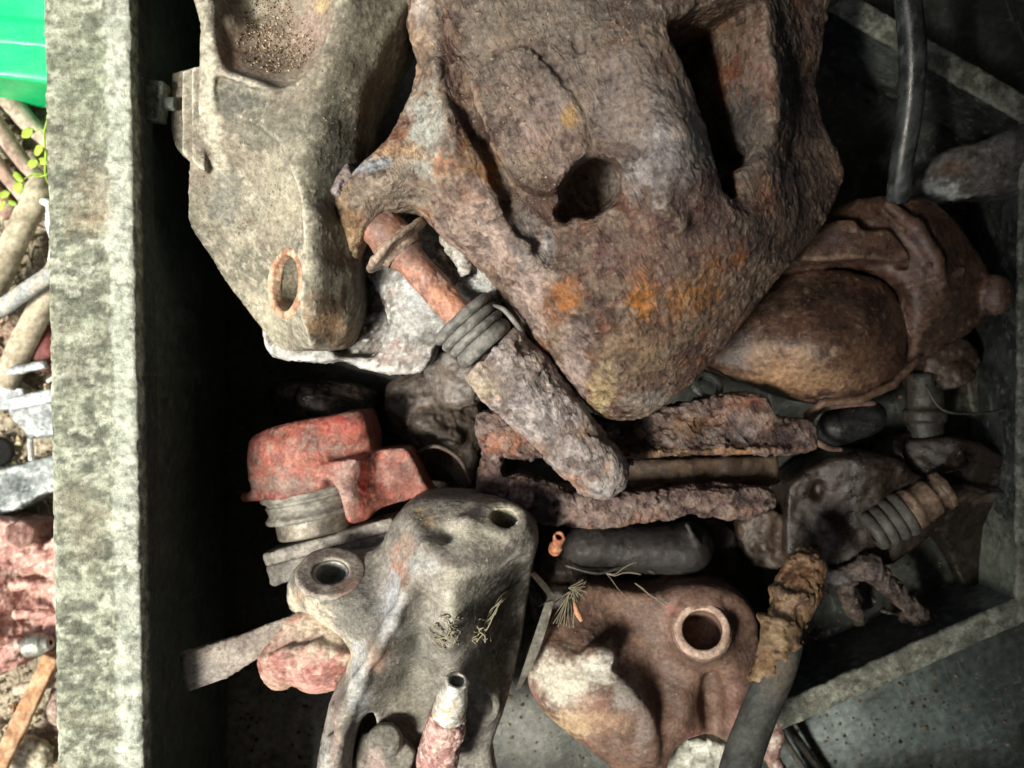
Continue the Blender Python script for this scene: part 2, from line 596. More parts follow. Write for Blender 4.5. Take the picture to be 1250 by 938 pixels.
# ------------------------------------------------------------------ materials
def mat_cast(name, rough=0.75, bump=0.5, grain=3.0, var=0.5, fleck=0.0, fleck_col='e8e4dc', metal=0.0, pit=0.0, spec=0.35, basecol=None, streak=False, scratch=0.0):
    m = bpy.data.materials.new(name)
    m.use_nodes = True
    nt = m.node_tree; N = nt.nodes; Lk = nt.links
    bs = N["Principled BSDF"]
    tc = N.new("ShaderNodeTexCoord")
    def noise(sz, det=6, ro=0.6):
        n = N.new("ShaderNodeTexNoise")
        n.inputs["Scale"].default_value = 1.0 / (sz * S)
        n.inputs["Detail"].default_value = det
        n.inputs["Roughness"].default_value = ro
        Lk.new(tc.outputs["Object"], n.inputs["Vector"])
        return n.outputs["Fac"]
    def ramp(src, a, b, lo=0.0, hi=1.0):
        r = N.new("ShaderNodeMapRange")
        r.inputs[1].default_value = a; r.inputs[2].default_value = b
        r.inputs[3].default_value = lo; r.inputs[4].default_value = hi
        Lk.new(src, r.inputs[0])
        return r.outputs[0]
    def mixc(fac, A, B, mode='MIX'):
        x = N.new("ShaderNodeMix"); x.data_type = 'RGBA'; x.blend_type = mode
        for inp, val in ((x.inputs[0], fac), (x.inputs[6], A), (x.inputs[7], B)):
            if hasattr(val, 'links'):
                Lk.new(val, inp)
            else:
                inp.default_value = val
        return x.outputs[2]
    if basecol is None:
        at = N.new("ShaderNodeAttribute"); at.attribute_name = 'Col'
        c = at.outputs["Color"]
    else:
        c = tuple(lin(basecol)) + (1,)
    f1 = noise(grain * 2.2, 8, 0.7)
    v = ramp(f1, 0.36, 0.64, 1 - var, 1 + var)
    cx = N.new("ShaderNodeCombineXYZ")
    for i in range(3):
        Lk.new(v, cx.inputs[i])
    c = mixc(1.0, c, cx.outputs[0], 'MULTIPLY')
    f2 = noise(grain * 9, 8, 0.65)
    v2 = ramp(f2, 0.3, 0.7, 1 - var * .5, 1 + var * .5)
    cx2 = N.new("ShaderNodeCombineXYZ")
    for i in range(3):
        Lk.new(v2, cx2.inputs[i])
    c = mixc(1.0, c, cx2.outputs[0], 'MULTIPLY')
    if fleck > 0:
        f3 = noise(grain * 0.8, 5, 0.75)
        w = ramp(f3, 0.62 - fleck * .10, 0.72 - fleck * .1)
        wm = ramp(noise(grain * 14, 5, 0.6), 0.46, 0.66, 0.08, 0.7)
        w2 = N.new("ShaderNodeMath"); w2.operation = 'MULTIPLY'
        Lk.new(w, w2.inputs[0]); Lk.new(wm, w2.inputs[1])
        c = mixc(w2.outputs[0], c, tuple(lin(fleck_col)) + (1,))
    if scratch > 0:                 # scuff lines in three directions
        for k_, ang in enumerate((0.35, 1.9, -0.7)):
            mp = N.new("ShaderNodeMapping"); mp.inputs["Rotation"].default_value = (0.2 * k_, 0.1, ang)
            mp.inputs["Location"].default_value = (k_ * .37, k_ * .21, 0)
            mp.inputs["Scale"].default_value = (1.0, 20.0, 1.0); mp.vector_type = "TEXTURE"
            Lk.new(tc.outputs["Object"], mp.inputs["Vector"])
            ns = N.new("ShaderNodeTexNoise"); ns.inputs["Scale"].default_value = 1.0 / (5.0 * S)
            ns.inputs["Detail"].default_value = 3; ns.inputs["Distortion"].default_value = 0.25
            Lk.new(mp.outputs[0], ns.inputs["Vector"])
            wv = ramp(ns.outputs["Fac"], 0.66, 0.72, 0.0, scratch)
            c = mixc(wv, c, tuple(lin('8f9a92')) + (1,))
    Lk.new(c, bs.inputs["Base Color"])
    rr = ramp(noise(grain * 4, 4), 0.3, 0.7, max(rough - 0.18, 0.05), min(rough + 0.15, 1))
    Lk.new(rr, bs.inputs["Roughness"])
    bs.inputs["Metallic"].default_value = metal
    bs.inputs["Specular IOR Level"].default_value = spec
    b1 = N.new("ShaderNodeBump"); b1.inputs["Strength"].default_value = 1.0
    b1.inputs["Distance"].default_value = bump * grain * S
    Lk.new(noise(grain * 1.6, 9, 0.72), b1.inputs["Height"])
    last = b1
    if streak:                      # scale flaking along the casting's grain
        mp = N.new("ShaderNodeMapping"); mp.inputs["Rotation"].default_value = (0, 0, 0.5)
        mp.inputs["Scale"].default_value = (1.0, 3.0, 1.0); mp.vector_type = "TEXTURE"
        Lk.new(tc.outputs["Object"], mp.inputs["Vector"])
        ns = N.new("ShaderNodeTexNoise"); ns.inputs["Scale"].default_value = 1.0 / (grain * 3 * S)
        ns.inputs["Detail"].default_value = 6; ns.inputs["Roughness"].default_value = 0.6; ns.inputs["Distortion"].default_value = 0.6
        Lk.new(mp.outputs[0], ns.inputs["Vector"])
        b3 = N.new("ShaderNodeBump"); b3.inputs["Strength"].default_value = 1.0
        b3.inputs["Distance"].default_value = 2.2 * grain * S
        Lk.new(ns.outputs["Fac"], b3.inputs["Height"]); Lk.new(b1.outputs[0], b3.inputs["Normal"])
        last = b3
    if pit > 0:
        vo = N.new("ShaderNodeTexVoronoi"); vo.inputs["Scale"].default_value = 1.0 / (grain * 3.5 * S)
        Lk.new(tc.outputs["Object"], vo.inputs["Vector"])
        b2 = N.new("ShaderNodeBump"); b2.inputs["Strength"].default_value = 1.0
        b2.inputs["Distance"].default_value = pit * grain * S
        pr = ramp(vo.outputs["Distance"], 0.0, 0.45)
        Lk.new(pr, b2.inputs["Height"]); Lk.new(last.outputs[0], b2.inputs["Normal"])
        last = b2
    Lk.new(last.outputs[0], bs.inputs["Normal"])
    return m

M = {}
M['dusty'] = mat_cast('dusty_cast_iron', 0.6, 0.5, 2.0, 0.34, fleck=0.3, fleck_col='ddd6c0', spec=0.15)
M['rust'] = mat_cast('scaly_rust', 0.42, 1.3, 3.0, 0.42, fleck=0.22, fleck_col='cfc8c0', pit=0.5, spec=0.6, streak=True)
M['rustsoft'] = mat_cast('soft_rust', 0.5, 0.5, 2.0, 0.32, fleck=0.15, fleck_col='d9c8b4', spec=0.3)
M['greasy'] = mat_cast('greasy_iron', 0.36, 0.4, 3.0, 0.4, fleck=0.1, spec=0.45)
M['rubber'] = mat_cast('old_rubber', 0.6, 0.25, 3.0, 0.3, fleck=0.3, fleck_col='aaa79c', spec=0.35)
M['redpaint'] = mat_cast('red_caliper_paint', 0.5, 0.5, 2.0, 0.35, fleck=0.25, fleck_col='c9b7a6', spec=0.25)
M['steel'] = mat_cast('dull_steel', 0.5, 0.3, 2.5, 0.35, fleck=0.3, metal=0.35, spec=0.5)
M['plastic'] = mat_cast('black_scuffed_plastic', 0.48, 0.25, 5.0, 0.4, fleck=0.45, fleck_col='8d938c', spec=0.45, scratch=0.28)
M['hose'] = mat_cast('shiny_black_rubber', 0.3, 0.1, 4.0, 0.25, fleck=0.1, spec=0.5)
M['leaf_yellow'] = mat_cast('yellowish_leaf', 0.5, 0.2, 4.0, 0.35, basecol='b5b53c', spec=0.4)
M['rim'] = mat_cast('worn_crate_rim', 0.8, 0.9, 4.0, 0.35, fleck=0.08, fleck_col='eef2e6', spec=0.3)
M['wood'] = mat_cast('weathered_wood', 0.85, 0.4, 3.0, 0.3, spec=0.2)
M['soil'] = mat_cast('littered_soil', 0.95, 1.2, 4.0, 0.6, fleck=0.8, fleck_col='d8cfae', spec=0.1)
M['fibre'] = mat_cast('dry_fibre', 0.9, 0.1, 3.0, 0.2, basecol='7d7866', spec=0.1)
M['leaf'] = mat_cast('young_leaf', 0.5, 0.2, 6.0, 0.25, basecol='8fae3a', spec=0.4)
M['green'] = mat_cast('green_plastic', 0.35, 0.08, 20.0, 0.1, basecol='18c878', spec=0.5)

# ================================================================== THE CRATE AND THE GROUND
def plate_grid(lo, hi, zf, step, amp=0, seed=0, size=30):
    nx = max(2, int((hi[0] - lo[0]) / step)); ny = max(2, int((hi[1] - lo[1]) / step))
    X, Y = np.meshgrid(np.linspace(lo[0], hi[0], nx), np.linspace(lo[1], hi[1], ny), indexing='ij')
    V = np.stack([X.ravel(), Y.ravel(), np.full(X.size, zf)], 1).astype(np.float32)
    if amp:
        V[:, 2] += (fbm(V, size, 5, seed) - .5) * 2 * amp
    i = np.arange(nx * ny).reshape(nx, ny)
    Q = np.stack([i[:-1, :-1], i[1:, :-1], i[1:, 1:], i[:-1, 1:]], -1).reshape(-1, 4)
    return V, Q

GROUND_Z = -330.0
V, Q = plate_grid((-2600, -2200), (2600, 2200), GROUND_Z, 22, 10, 3, 90)
c = paint(V, np.tile([0, 0, 1.], (len(V), 1)), dict(val=.8, base='b5a98c', layers=[('cfc4a2', 60, .5, .8), ('85795f', 30, .57, .8), ('a8705c', 120, .58, .5)]), 5)
g = link('ground', V, Q, M['soil'], None, c)
tagit(g, 'pale littered soil beside the crate', kind='structure')

# unseen sheet added overhead to shade the right side of the pile
V = np.array([[x_, y_, z_] for z_ in (2000, 2012) for x_, y_ in ((-321, -5000), (9000, -5000), (9000, 5000), (-1600, 5000))], float)
cv = link('shade_blocker', V, [[3, 2, 1, 0], [4, 5, 6, 7], [0, 1, 5, 4], [1, 2, 6, 5], [2, 3, 7, 6], [3, 0, 4, 7]], mat_cast('blocker_sheet', 0.8, 0.2, 20, 0.2, basecol='6b655c'), None, smooth=False)
tagit(cv, 'brown sheet added out of view above the crate to shade its right side', kind='structure')

FLOOR_Z = -262.0
crate = thing('crate', 'large black plastic crate with a thick worn pale rim along its left side', 'crate', (650, 470, FLOOR_Z - 20))
P_BLACK = dict(base='232725', layers=[('353b38', 70, .52, .6), ('56605a', 18, .62, .35)])
# crate floor
s = Sculpt.box3((-520, -760, FLOOR_Z - 14), (1000, 760, FLOOR_Z), 9)
s.F[:] = 60
def box_into(sk, lo, hi, r=4, op='+', k=0):
    c3 = [(a + b) / 2 for a, b in zip(lo, hi)]; h3 = [(b - a) / 2 for a, b in zip(lo, hi)]
    x, y, z = sk.grid((slice(None),) * 3)
    q = [np.abs(x - c3[0]) - (h3[0] - r), np.abs(y - c3[1]) - (h3[1] - r), np.abs(z - c3[2]) - (h3[2] - r)]
    d = np.sqrt(sum(np.maximum(a, 0) ** 2 for a in q)) + np.minimum(np.maximum(np.maximum(q[0], q[1]), q[2]), 0) - r
    sk.F = smin(sk.F, d.astype(np.float32), k) if op == '+' else smax(sk.F, -d.astype(np.float32), k)
box_into(s, (-520, -760, FLOOR_Z - 14), (1000, 760, FLOOR_Z), 3)
solid('floor_panel', s, M['plastic'], crate, [('lump', 90, 2)],
      dict(base='30362f', layers=[('434a43', 60, .5, .6), ('4a524d', 22, .62, .4)],
           spots=[(290, 900, -262, 120, '9aa096', .75), (350, 860, -262, 90, '8d9186', .6), (1080, 880, -262, (190, 110), '566866', .85), (1010, 910, -262, (80, 70), '7a8c8a', .7), (1200, 830, -262, (110, 90), '3a4a4a', .7), (640, 900, -262, 60, '6d6f66', .5)]), 4)
# left wall with thick rim; world x about -545..-420
XL0, XL1, RZ = -519.0, -420.0, 96.0
s = Sculpt.box3((XL0, -640, RZ - 60), (XL1 + 8, 640, RZ + 4), 2.6)
box_into(s, (XL0 + 4, -640, RZ - 56), (XL1, 640, RZ), 7)
x, y, z = s.grid((slice(None),) * 3)
# slightly crowned rim: a raised band along the inner edge
box_into(s, (XL1 - 27, -640, RZ - 56), (XL1 + 4, 640, RZ + 3.5), 5, '+', 7)
V, Q = s.mesh(); V = relax(V, Q, 1)
V[:, 0] += np.float32(10) * (-(V[:, 1]) / 560)              # the rim runs slightly aslant
rib = np.sin(V[:, 1] / 5.2 + 5 * vnoise(V, 22, 3)) * vnoise(V * np.array([.3, 1, 1], np.float32), 14, 4)
V[:, 2] += (np.where(V[:, 2] > RZ - 8, rib * 1.1, 0)).astype(np.float32)
V = roughen(V, Q, [('lump', 26, 1.0), ('crust', 13, .9), ('grit', 5, 1.0)], 9)
N0 = vnormals(V, Q)
cc = paint(V, N0, dict(sat=.95, val=.78, stretch=(.6, 1, 1), base='868c7a', layers=[('b3bba5', 13, .49, .8), ('585e52', 9, .54, .75), ('d6dcc8', 11, .57, .6), ('7d7462', 42, .60, .3)],
     spots=[(118, 235, 96, (32, 34), 'a0907a', .5), (110, 270, 96, (30, 22), 'a0886c', .4), (100, 640, 96, (26, 60), 'a19c84', .4), (100, 100, 96, (40, 70), '8f9c82', .5)]), 8)
edge = sstep(XL1 - 26, XL1 - 20, V[:, 0] - 10 * (-(V[:, 1]) / 560) + 14 * (fbm(V, 12, 3, 5) - .5)) * sstep(.2, .6, N0[:, 2])
cc = cc * (1 - .5 * edge[:, None]) + lin('cdd6c8') * .5 * edge[:, None]
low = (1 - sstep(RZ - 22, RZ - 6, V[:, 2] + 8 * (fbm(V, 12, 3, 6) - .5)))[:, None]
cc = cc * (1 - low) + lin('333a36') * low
for k_, (st_, sz, th) in enumerate((((.25, 1, 1), 4, .67), ((.3, .8, 1), 5, .66), ((.5, .4, 1), 5, .69))):
    sc_ = sstep(th, th + .04, fbm(V * np.array(st_, np.float32), sz, 2, 120 + k_))[:, None] * (.45, 0, .4)[k_]
    cc = cc * (1 - sc_) + lin(('3e423a', 'f0f2e8', '4a4a40')[k_]) * sc_
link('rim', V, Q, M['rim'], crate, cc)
s = Sculpt.box3((XL0, -760, FLOOR_Z - 14), (XL1 + 4, 760, RZ - 40), 7)
box_into(s, (XL0 + 14, -760, FLOOR_Z), (XL1 - 8, 760, RZ - 48), 3)
solid('side_wall', s, M['plastic'], crate, [('lump', 60, 1.5)],
      dict(base='3f4b44', layers=[('4e5a53', 50, .52, .6), ('59625c', 14, .64, .5)], spots=[(200, 100, -60, (60, 240), '1c4a3a', .6)]), 6)  # green spot paints in the reflection of the green box
for lo, hi, nm in (((-415, 640, FLOOR_Z + 2), (1000, 700, 150), 'side_wall'), ((-415, -760, FLOOR_Z + 2), (1000, -700, 60), 'side_wall'), ((930, -690, FLOOR_Z + 2), (990, 630, 150), 'side_wall')):
    s = Sculpt.box3(lo, hi, 12)
    box_into(s, lo, hi, 6)
    solid(nm, s, M['plastic'], crate, [('lump', 80, 2)], P_BLACK, 7)

# ------------------------------------------------------------------ cut-open inner tray on the right
tray = thing('cut_tray', 'black plastic tray with a thick cut edge holding the parts at the right', 'tray', (1120, 450, -240))
def wall_along(sk, pts, th, zt, zb):
    for a, b in zip(pts[:-1], pts[1:]):
        A, B = W(a[0], a[1], zt), W(b[0], b[1], zt)
        mid = (A + B) / 2; L = np.linalg.norm(B - A) / 2
        x, y, z = sk.grid((slice(None),) * 3)
        d = unit(B - A); n = np.array([-d[1], d[0], 0])
        q = [np.abs((x - mid[0]) * d[0] + (y - mid[1]) * d[1]) - L, np.abs((x - mid[0]) * n[0] + (y - mid[1]) * n[1]) - th / 2, np.abs(z - (zt + zb) / 2) - (zt - zb) / 2 + 0 * x]
        o = np.maximum(np.maximum(q[0], q[1]), q[2]).astype(np.float32)
        sk.F = smin(sk.F, o, 0)
    return sk
TR = -95
PT = dict(base='6c7060', layers=[('9a9f8c', 16, .5, .7), ('3a3f38', 12, .58, .6)])
PW = dict(base='2b302c', layers=[('474e48', 40, .5, .6), ('79837b', 9, .64, .5)], spots=[(1060, 90, -140, (60, 50), '6a756e', .6), (1200, 680, -200, (50, 80), '76806c', .8), (1225, 600, -200, (25, 120), '9aa38d', .6)])
for pts, wlo, wzb in (([(985, -22), (1262, 138)], None, -240), ([(1250, 744), (948, 878)], None, -240), ([(1262, 132), (1256, 750)], None, -240)):
    A = [W(p[0], p[1], TR) for p in pts]
    lo = np.min(A, 0) - [24, 24, 0]; hi = np.max(A, 0) + [24, 24, 0]
    lo[2] = wzb; hi[2] = TR
    s = Sculpt.box3(lo, hi, 4.0)
    wall_along(s, pts, 30, TR - 7, wzb)
    solid('side_wall', s, M['plastic'], tray, [('lump', 40, 2)], PW, 13)
    lo[2] = TR - 12
    s = Sculpt.box3(lo, hi, 2.5)
    wall_along(s, pts, 34, TR, TR - 9)
    solid('rim', s, M['rim'], tray, [('lump', 20, 2.5), ('grit', 6, 1)], PT, 14)
s = Sculpt.box3((W(930, 0, -240)[0], W(0, 890, -240)[1], -248), (W(1262, 0, -240)[0], W(0, -60, -240)[1], -238), 5)
s.slab([(980, -40), (1262, 128), (1255, 748), (950, 880), (930, 700), (940, 200)], -240, -247, 2, 0, smooth=1)
solid('floor_panel', s, M['plastic'], tray, [('lump', 50, 2)],
      dict(base='262a27', layers=[('3b423c', 50, .5, .7), ('5e685e', 12, .62, .5)], spots=[(1200, 480, -240, (60, 110), '4c5648', .7), (1215, 690, -240, (60, 60), '80896f', .8), (1190, 600, -240, (50, 60), '5a5f4e', .6)]), 15)

# ================================================================== LEFT GREY BRACKET
t = thing('carrier_bracket', 'dusty grey-green cast bracket with an orange ringed hole, standing at the upper left', 'metal bracket', (350, 300, -60))
s = Sculpt(198, -40, 500, 445, -60, 140, 2.0)
outl = [(250, -40, 108), (244, 30, 108), (242, 80, 108), (240, 140, 100), (232, 200, 62), (228, 250, 40), (234, 276, 20), (262, 322, 10), (295, 372, 5), (322, 408, 5), (340, 425, 15), (385, 428, 20), (412, 421, 50), (424, 400, 60), (434, 368, 60), (435, 320, 60), (433, 262, 70), (435, 205, 75), (438, 155, 80), (449, 110, 80), (470, 60, 85), (494, -40, 85)]
hts = [(262, 0, 112), (262, 85, 114), (258, 150, 104), (250, 215, 100), (300, 30, 116), (350, 60, 118), (300, 120, 112), (340, 140, 116), (380, 120, 122), (405, 80, 128), (425, 0, 130),
       (400, 150, 112), (350, 190, 114), (385, 200, 114), (392, 260, 116), (390, 320, 114), (384, 380, 106), (378, 420, 86), (300, 250, 110), (300, 330, 100), (340, 400, 90),
       (428, 160, 84), (425, 220, 74), (412, 260, 84), (424, 310, 72), (420, 360, 66), (408, 405, 58), (455, 80, 92), (480, 0, 90), (440, 100, 100)]
s.slab(outl, hts, -50, 8, 6, smooth=3, c=8)
# left lower face, falling from the crest to the left edge
s.carve([(190, 150), (258, 152), (275, 152), (302, 158), (334, 172), (358, 196), (372, 230), (382, 262), (384, 300), (381, 345), (376, 390), (368, 460), (190, 460)],
        [(240, 160, 90), (262, 165, 92), (300, 170, 96), (335, 188, 100), (356, 212, 102), (235, 205, 66), (232, 250, 40), (262, 318, 12), (318, 400, -8), (350, 422, 12), (270, 200, 74), (300, 200, 76), (265, 240, 52), (300, 240, 58), (340, 240, 80), (368, 245, 100), (310, 290, 44), (340, 300, 62), (365, 300, 90), (378, 300, 106), (330, 345, 32), (352, 345, 64), (366, 345, 88), (376, 345, 104), (345, 390, 36), (365, 400, 78), (290, 330, 20)], 3, 5, c=8)
# pocket
s.carve([(272, -70), (272, 20), (276, 66), (286, 92), (302, 99), (322, 106), (350, 117), (376, 108), (398, 84), (410, 50), (418, 10), (428, -70)],
        [(285, 20, 84), (300, 20, 66), (340, 10, 64), (385, 10, 80), (405, 10, 104), (300, 60, 78), (345, 66, 68), (380, 55, 80), (398, 60, 100), (320, 90, 92), (350, 104, 98), (378, 92, 100), (290, 76, 92), (345, -40, 62)], 10, 12, c=14)
# small three-sided recess under the pocket
s.carve([(264, 96), (284, 99), (304, 106), (330, 117), (322, 136), (312, 158), (290, 150), (268, 142)],
        [(268, 110, 105), (285, 108, 104), (310, 116, 106), (328, 122, 113), (300, 145, 109), (280, 138, 103), (318, 140, 112)], 3, 4, c=6)
# stepped lug on the left
s.slab([(208, 88), (244, 80), (244, 204), (229, 196), (214, 182), (207, 160)], 40, -20, 4, 3, smooth=1, zref=40)
s.slab([(221, 86), (246, 78), (246, 206), (229, 197), (221, 186)], 62, -20, 3, 2, smooth=1, zref=62)
s.slab([(233, 82), (250, 78), (250, 210), (240, 204), (233, 196)], 84, -20, 3, 2, smooth=1, zref=84)
ax_ring = unit([-0.74, 0.0, 0.67])
c = np.array(s.on(353, 346, 3, 60))
def off(p, axis, d):            # a pixel-space point moved d units along a world direction
    w = W(*p) + np.array(axis) * d
    k = (H - w[2]) / H
    return (w[0] / k + 625, 469 - w[1] / k, w[2])
s.cone(off(c, ax_ring, -40), off(c, ax_ring, 3), 49, 44, 7, '+', 3)
s.cone(off(c, ax_ring, -30), off(c, ax_ring, 60), 33, 33, 2, '-', 1)
P_DUSTY = dict(val=.76, sat=.68, relief=('5a5648', 'b9b49a', .22), edge=('e4e0c8', .6, .45), base='77735f', layers=[('9c977d', 30, .47, .75), ('5c5c50', 14, .56, .7), ('c4bfa2', 9, .58, .5), ('8a7a64', 60, .56, .5)], dust=('b9b394', .1),
    spots=[(350, 60, 60, (52, 58), '8a6f5c', .75), (385, 40, 70, (26, 42), 'a88878', .6), (335, 30, 60, (22, 20), '54443a', .6), (345, 85, 60, (40, 26), '6a594a', .7), (395, 5, 90, (14, 12), 'c8a860', .8),
           (283, 60, 90, (14, 40), 'a8785a', .45), (258, 120, 100, (12, 120), 'd9d5b6', .6), (285, 125, 90, (16, 20), '565c56', .8), (275, 245, 55, (22, 30), '6d716c', .7),
           (345, 240, 80, (38, 42), 'a7a283', .6), (330, 390, 10, (40, 40), 'bab595', .65), (383, 330, 110, (9, 80), 'd3cfae', .7), (405, 395, 60, (20, 30), 'b78a4e', .85), (418, 360, 70, (14, 30), '7a6a50', .6),
           (410, 180, 100, (36, 90), '4b4c40', .8), (340, 150, 110, (50, 26), '5d5d4e', .65), (425, 330, 80, (14, 60), '4f4f44', .7), (425, 200, 80, (16, 60), '3e3f36', .8), (455, 80, 90, (24, 80), '5e5a48', .6), (300, 125, 105, (30, 18), '474d48', .8), (450, 60, 90, (26, 60), '6e6a55', .6), (352, 330, 66, (20, 20), 'b4ab88', .4), (400, 290, 110, (16, 60), '6d6c5c', .5)])  # plateau, small recess and right flank painted darker for shade, partly thinner dust
solid('body', s, M['dusty'], t, [('lump', 40, 1.6), ('lump', 7, .3), ('grit', 3, .7)], P_DUSTY, 21, rel=4)
s = Sculpt.box3(W(*c) - 52, W(*c) + 52, 1.8)
p0, p1 = off(c, ax_ring, -8), off(c, ax_ring, 7)
s.cone(p0, p1, 43, 41, 0, '+', 2.5)
s.cone(off(c, ax_ring, -20), off(c, ax_ring, 20), 31, 32, 3, '-', 1)
solid('bushing_ring', s, M['rustsoft'], t, [('lump', 12, 1.2)], dict(base='b98f68', layers=[('8d5a36', 14, .52, .7), ('cdbb9a', 8, .58, .6)]), 22)
s = Sculpt(172, 92, 220, 156, 20, 80, 1.8)
s.obox((189, 125, 48), [1, -.12, 0], [0.12, 1, 0], [13, 23, 13], 3)
s.cone((195, 126, 48), (215, 128, 48), 8, 8, 3, '+', 1)
solid('bolt_head', s, M['dusty'], t, [('lump', 10, 1.0)], dict(base='5f6a60', layers=[('8a9486', 9, .5, .8), ('39423e', 12, .6, .6)]), 23)
# granular grit lying in the pocket, one uncountable mass
rs = np.random.RandomState(4)
def grains(name, spots, n, mat, parent, rec, size=(1.2, 3.0), seed=0):
    rs = np.random.RandomState(seed)
    Vs, Fs = [], []
    base = np.array([[1, 0, 0], [-1, 0, 0], [0, 1, 0], [0, -1, 0], [0, 0, 1], [0, 0, -1]], float)
    f8 = [(0, 2, 4), (2, 1, 4), (1, 3, 4), (3, 0, 4), (2, 0, 5), (1, 2, 5), (3, 1, 5), (0, 3, 5)]
    for i in range(n):
        u, v, z, ru, rv = spots[rs.randint(len(spots))]
        a, q = rs.rand() * 6.28, rs.rand() ** .5
        p = W(u + math.cos(a) * q * ru, v + math.sin(a) * q * rv, z)
        if callable(rec.get('ray')):
            p = rec['ray'](p)
            if p is None:
                continue
        r = size[0] + (size[1] - size[0]) * rs.rand() ** 3
        R = np.linalg.qr(rs.randn(3, 3))[0]
        k = len(Vs) * 6
        Vs.append((base * r * (.6 + .7 * rs.rand(6, 1))) @ R.T + p)
        Fs += [tuple(k + x for x in f) for f in f8]
    if not Vs:
        return None
    V = np.concatenate(Vs)
    c = np.repeat(np.array([lin(rec['cols'][rs.randint(len(rec['cols']))]) for _ in Vs]), 6, 0)
    o = link(name, V, Fs, mat, parent, c, smooth=False)
    o['kind'] = 'stuff'
    return o
from mathutils.bvhtree import BVHTree
from mathutils import Vector
def dropper(obj, sink=0.3):
    """rays straight down onto an object: where loose grit comes to rest on it"""
    me = obj.data
    org = ORG[obj.name]
    bv = BVHTree.FromPolygons([v.co for v in me.vertices], [p.vertices for p in me.polygons])
    def f(p):
        q = p * S - org
        h = bv.ray_cast(Vector((q[0], q[1], 1.0)), Vector((0, 0, -1)))
        if h[0] is None or h[1].z < 0.45:
            return None
        return (np.array(h[0]) + org) / S + np.array([0, 0, sink])
    return f
fl_objs = [o for o in bpy.data.objects if o.name.startswith('floor_panel')]
for o_, sp, n_, lab in ((fl_objs[0], [(330, 880, -262, 190, 120), (300, 600, -262, 120, 300), (1080, 900, -262, 220, 90), (640, 880, -262, 200, 120)], 2600, 'crumbs of rust and grit scattered over the crate floor'),
                        (fl_objs[1], [(1160, 480, -240, 120, 260), (1050, 790, -240, 120, 80), (1080, 200, -240, 140, 140)], 1500, 'crumbs of rust and grit lying in the cut-open tray')):
    o = grains('rust_crumbs', sp, n_, M['soil'], None, dict(cols=['64503f', '4a4238', '6c665a', '3a322a', '857460'], ray=dropper(o_)), (0.8, 4.5), 41)
    tagit(o, lab, kind='stuff')
bracket_body = bpy.data.objects['body']
grains('grit', [(345, 60, 60, 48, 40), (330, 20, 60, 30, 30), (350, 70, 60, 40, 28)], 1100, M['soil'], t,
       dict(cols=['a7957c', '6b5a4a', '7c6a56', 'b9ac94', '4a3c30'], ray=dropper(bracket_body)), (0.6, 2.0), 3)
grains('grit', [(300, 230, 60, 60, 50), (400, 150, 60, 40, 60), (320, 270, 60, 50, 60)], 500, M['soil'], t,
       dict(cols=['a59f86', '6c6854', '8c866e'], ray=dropper(bracket_body)), (0.5, 1.2), 5)

# ================================================================== GREY PIECE UNDER IT
t = thing('cast_flange', 'pale blue-grey cast flange lying below the ringed bracket, with a dark pitted hollow', 'metal flange', (450, 380, -60))
s = Sculpt(305, 250, 640, 465, -70, 40, 2.6)
s.slab([(316, 400), (318, 420), (333, 437), (372, 441), (415, 441), (440, 449), (475, 456), (505, 456), (522, 445), (545, 405), (600, 380), (630, 330), (600, 260), (500, 250), (400, 260), (330, 380)],
       [(330, 425, -8), (380, 436, -2), (430, 440, -2), (470, 448, 4), (508, 445, 0), (450, 400, -18), (440, 360, -6), (470, 390, 2), (500, 380, 12), (520, 350, 14), (490, 420, 8), (545, 390, 2), (560, 300, 0), (600, 330, -8), (350, 380, -20)],
       -40, 7, 4)
s.carve([(428, 345), (452, 336), (468, 362), (476, 400), (462, 430), (432, 436), (405, 424), (424, 385)], [(440, 350, -26), (460, 400, -24), (440, 420, -30), (430, 390, -36)], 6, 8)
flange = solid('body', s, M['dusty'], t, [('lump', 26, 3.5), ('flake', 22, 2.0), ('grit', 5, 1.5)],
      dict(val=.78, relief=('4c4640', 'a9aca8', .5), edge=('dfe2dd', .6, .3), base='8b8d88', layers=[('b3b7b2', 20, .5, .8), ('6b6862', 13, .56, .6), ('a0897a', 26, .57, .5)],
           spots=[(448, 388, -20, (32, 50), '332c28', .95), (490, 430, 0, (40, 16), 'a88f86', .6), (350, 430, -5, (40, 10), 'cdd1cd', .7), (505, 360, 10, (30, 26), 'b9c3c6', .7)]), 31)
# torn rubber scraps between flange and caliper
for i, (pp, r, cbase) in enumerate([([(545, 292, 40), (560, 310, 46), (566, 330, 40)], [8, 10, 6], '9c9a92'), ([(560, 285, 30), (580, 300, 38), (590, 325, 30)], [7, 12, 7], '7d7a74'), ([(590, 315, 30), (598, 335, 36), (603, 360, 28)], [10, 13, 9], '8f918c'), ([(568, 350, 20), (585, 345, 26), (610, 355, 20)], [9, 11, 8], '8d9798'), ([(533, 300, 20), (540, 318, 26), (552, 340, 18)], [6, 8, 6], '6d5f55')]):
    s = Sculpt.box3(np.min([W(*p) for p in pp], 0) - 16, np.max([W(*p) for p in pp], 0) + 16, 1.8)
    s.path(pp, r, 4)
    o = solid('rubber_scrap', s, M['dusty'], None, [('lump', 14, 6), ('crust', 9, 2)], dict(base=cbase, layers=[('5b4f47', 9, .54, .7), ('c2bfb4', 8, .6, .5)]), 40 + i)
    tagit(o, ['uppermost thin grey scrap beside the rusty washer', 'brownish grey scrap next to the caliper flank, right of the washer', 'thick grey scrap just above the ribbed boot', 'flat bluish scrap lying against the ribbed boot', 'small brown scrap right behind the rusty pin'][i], 'rubber scrap', 'torn scraps between the castings')

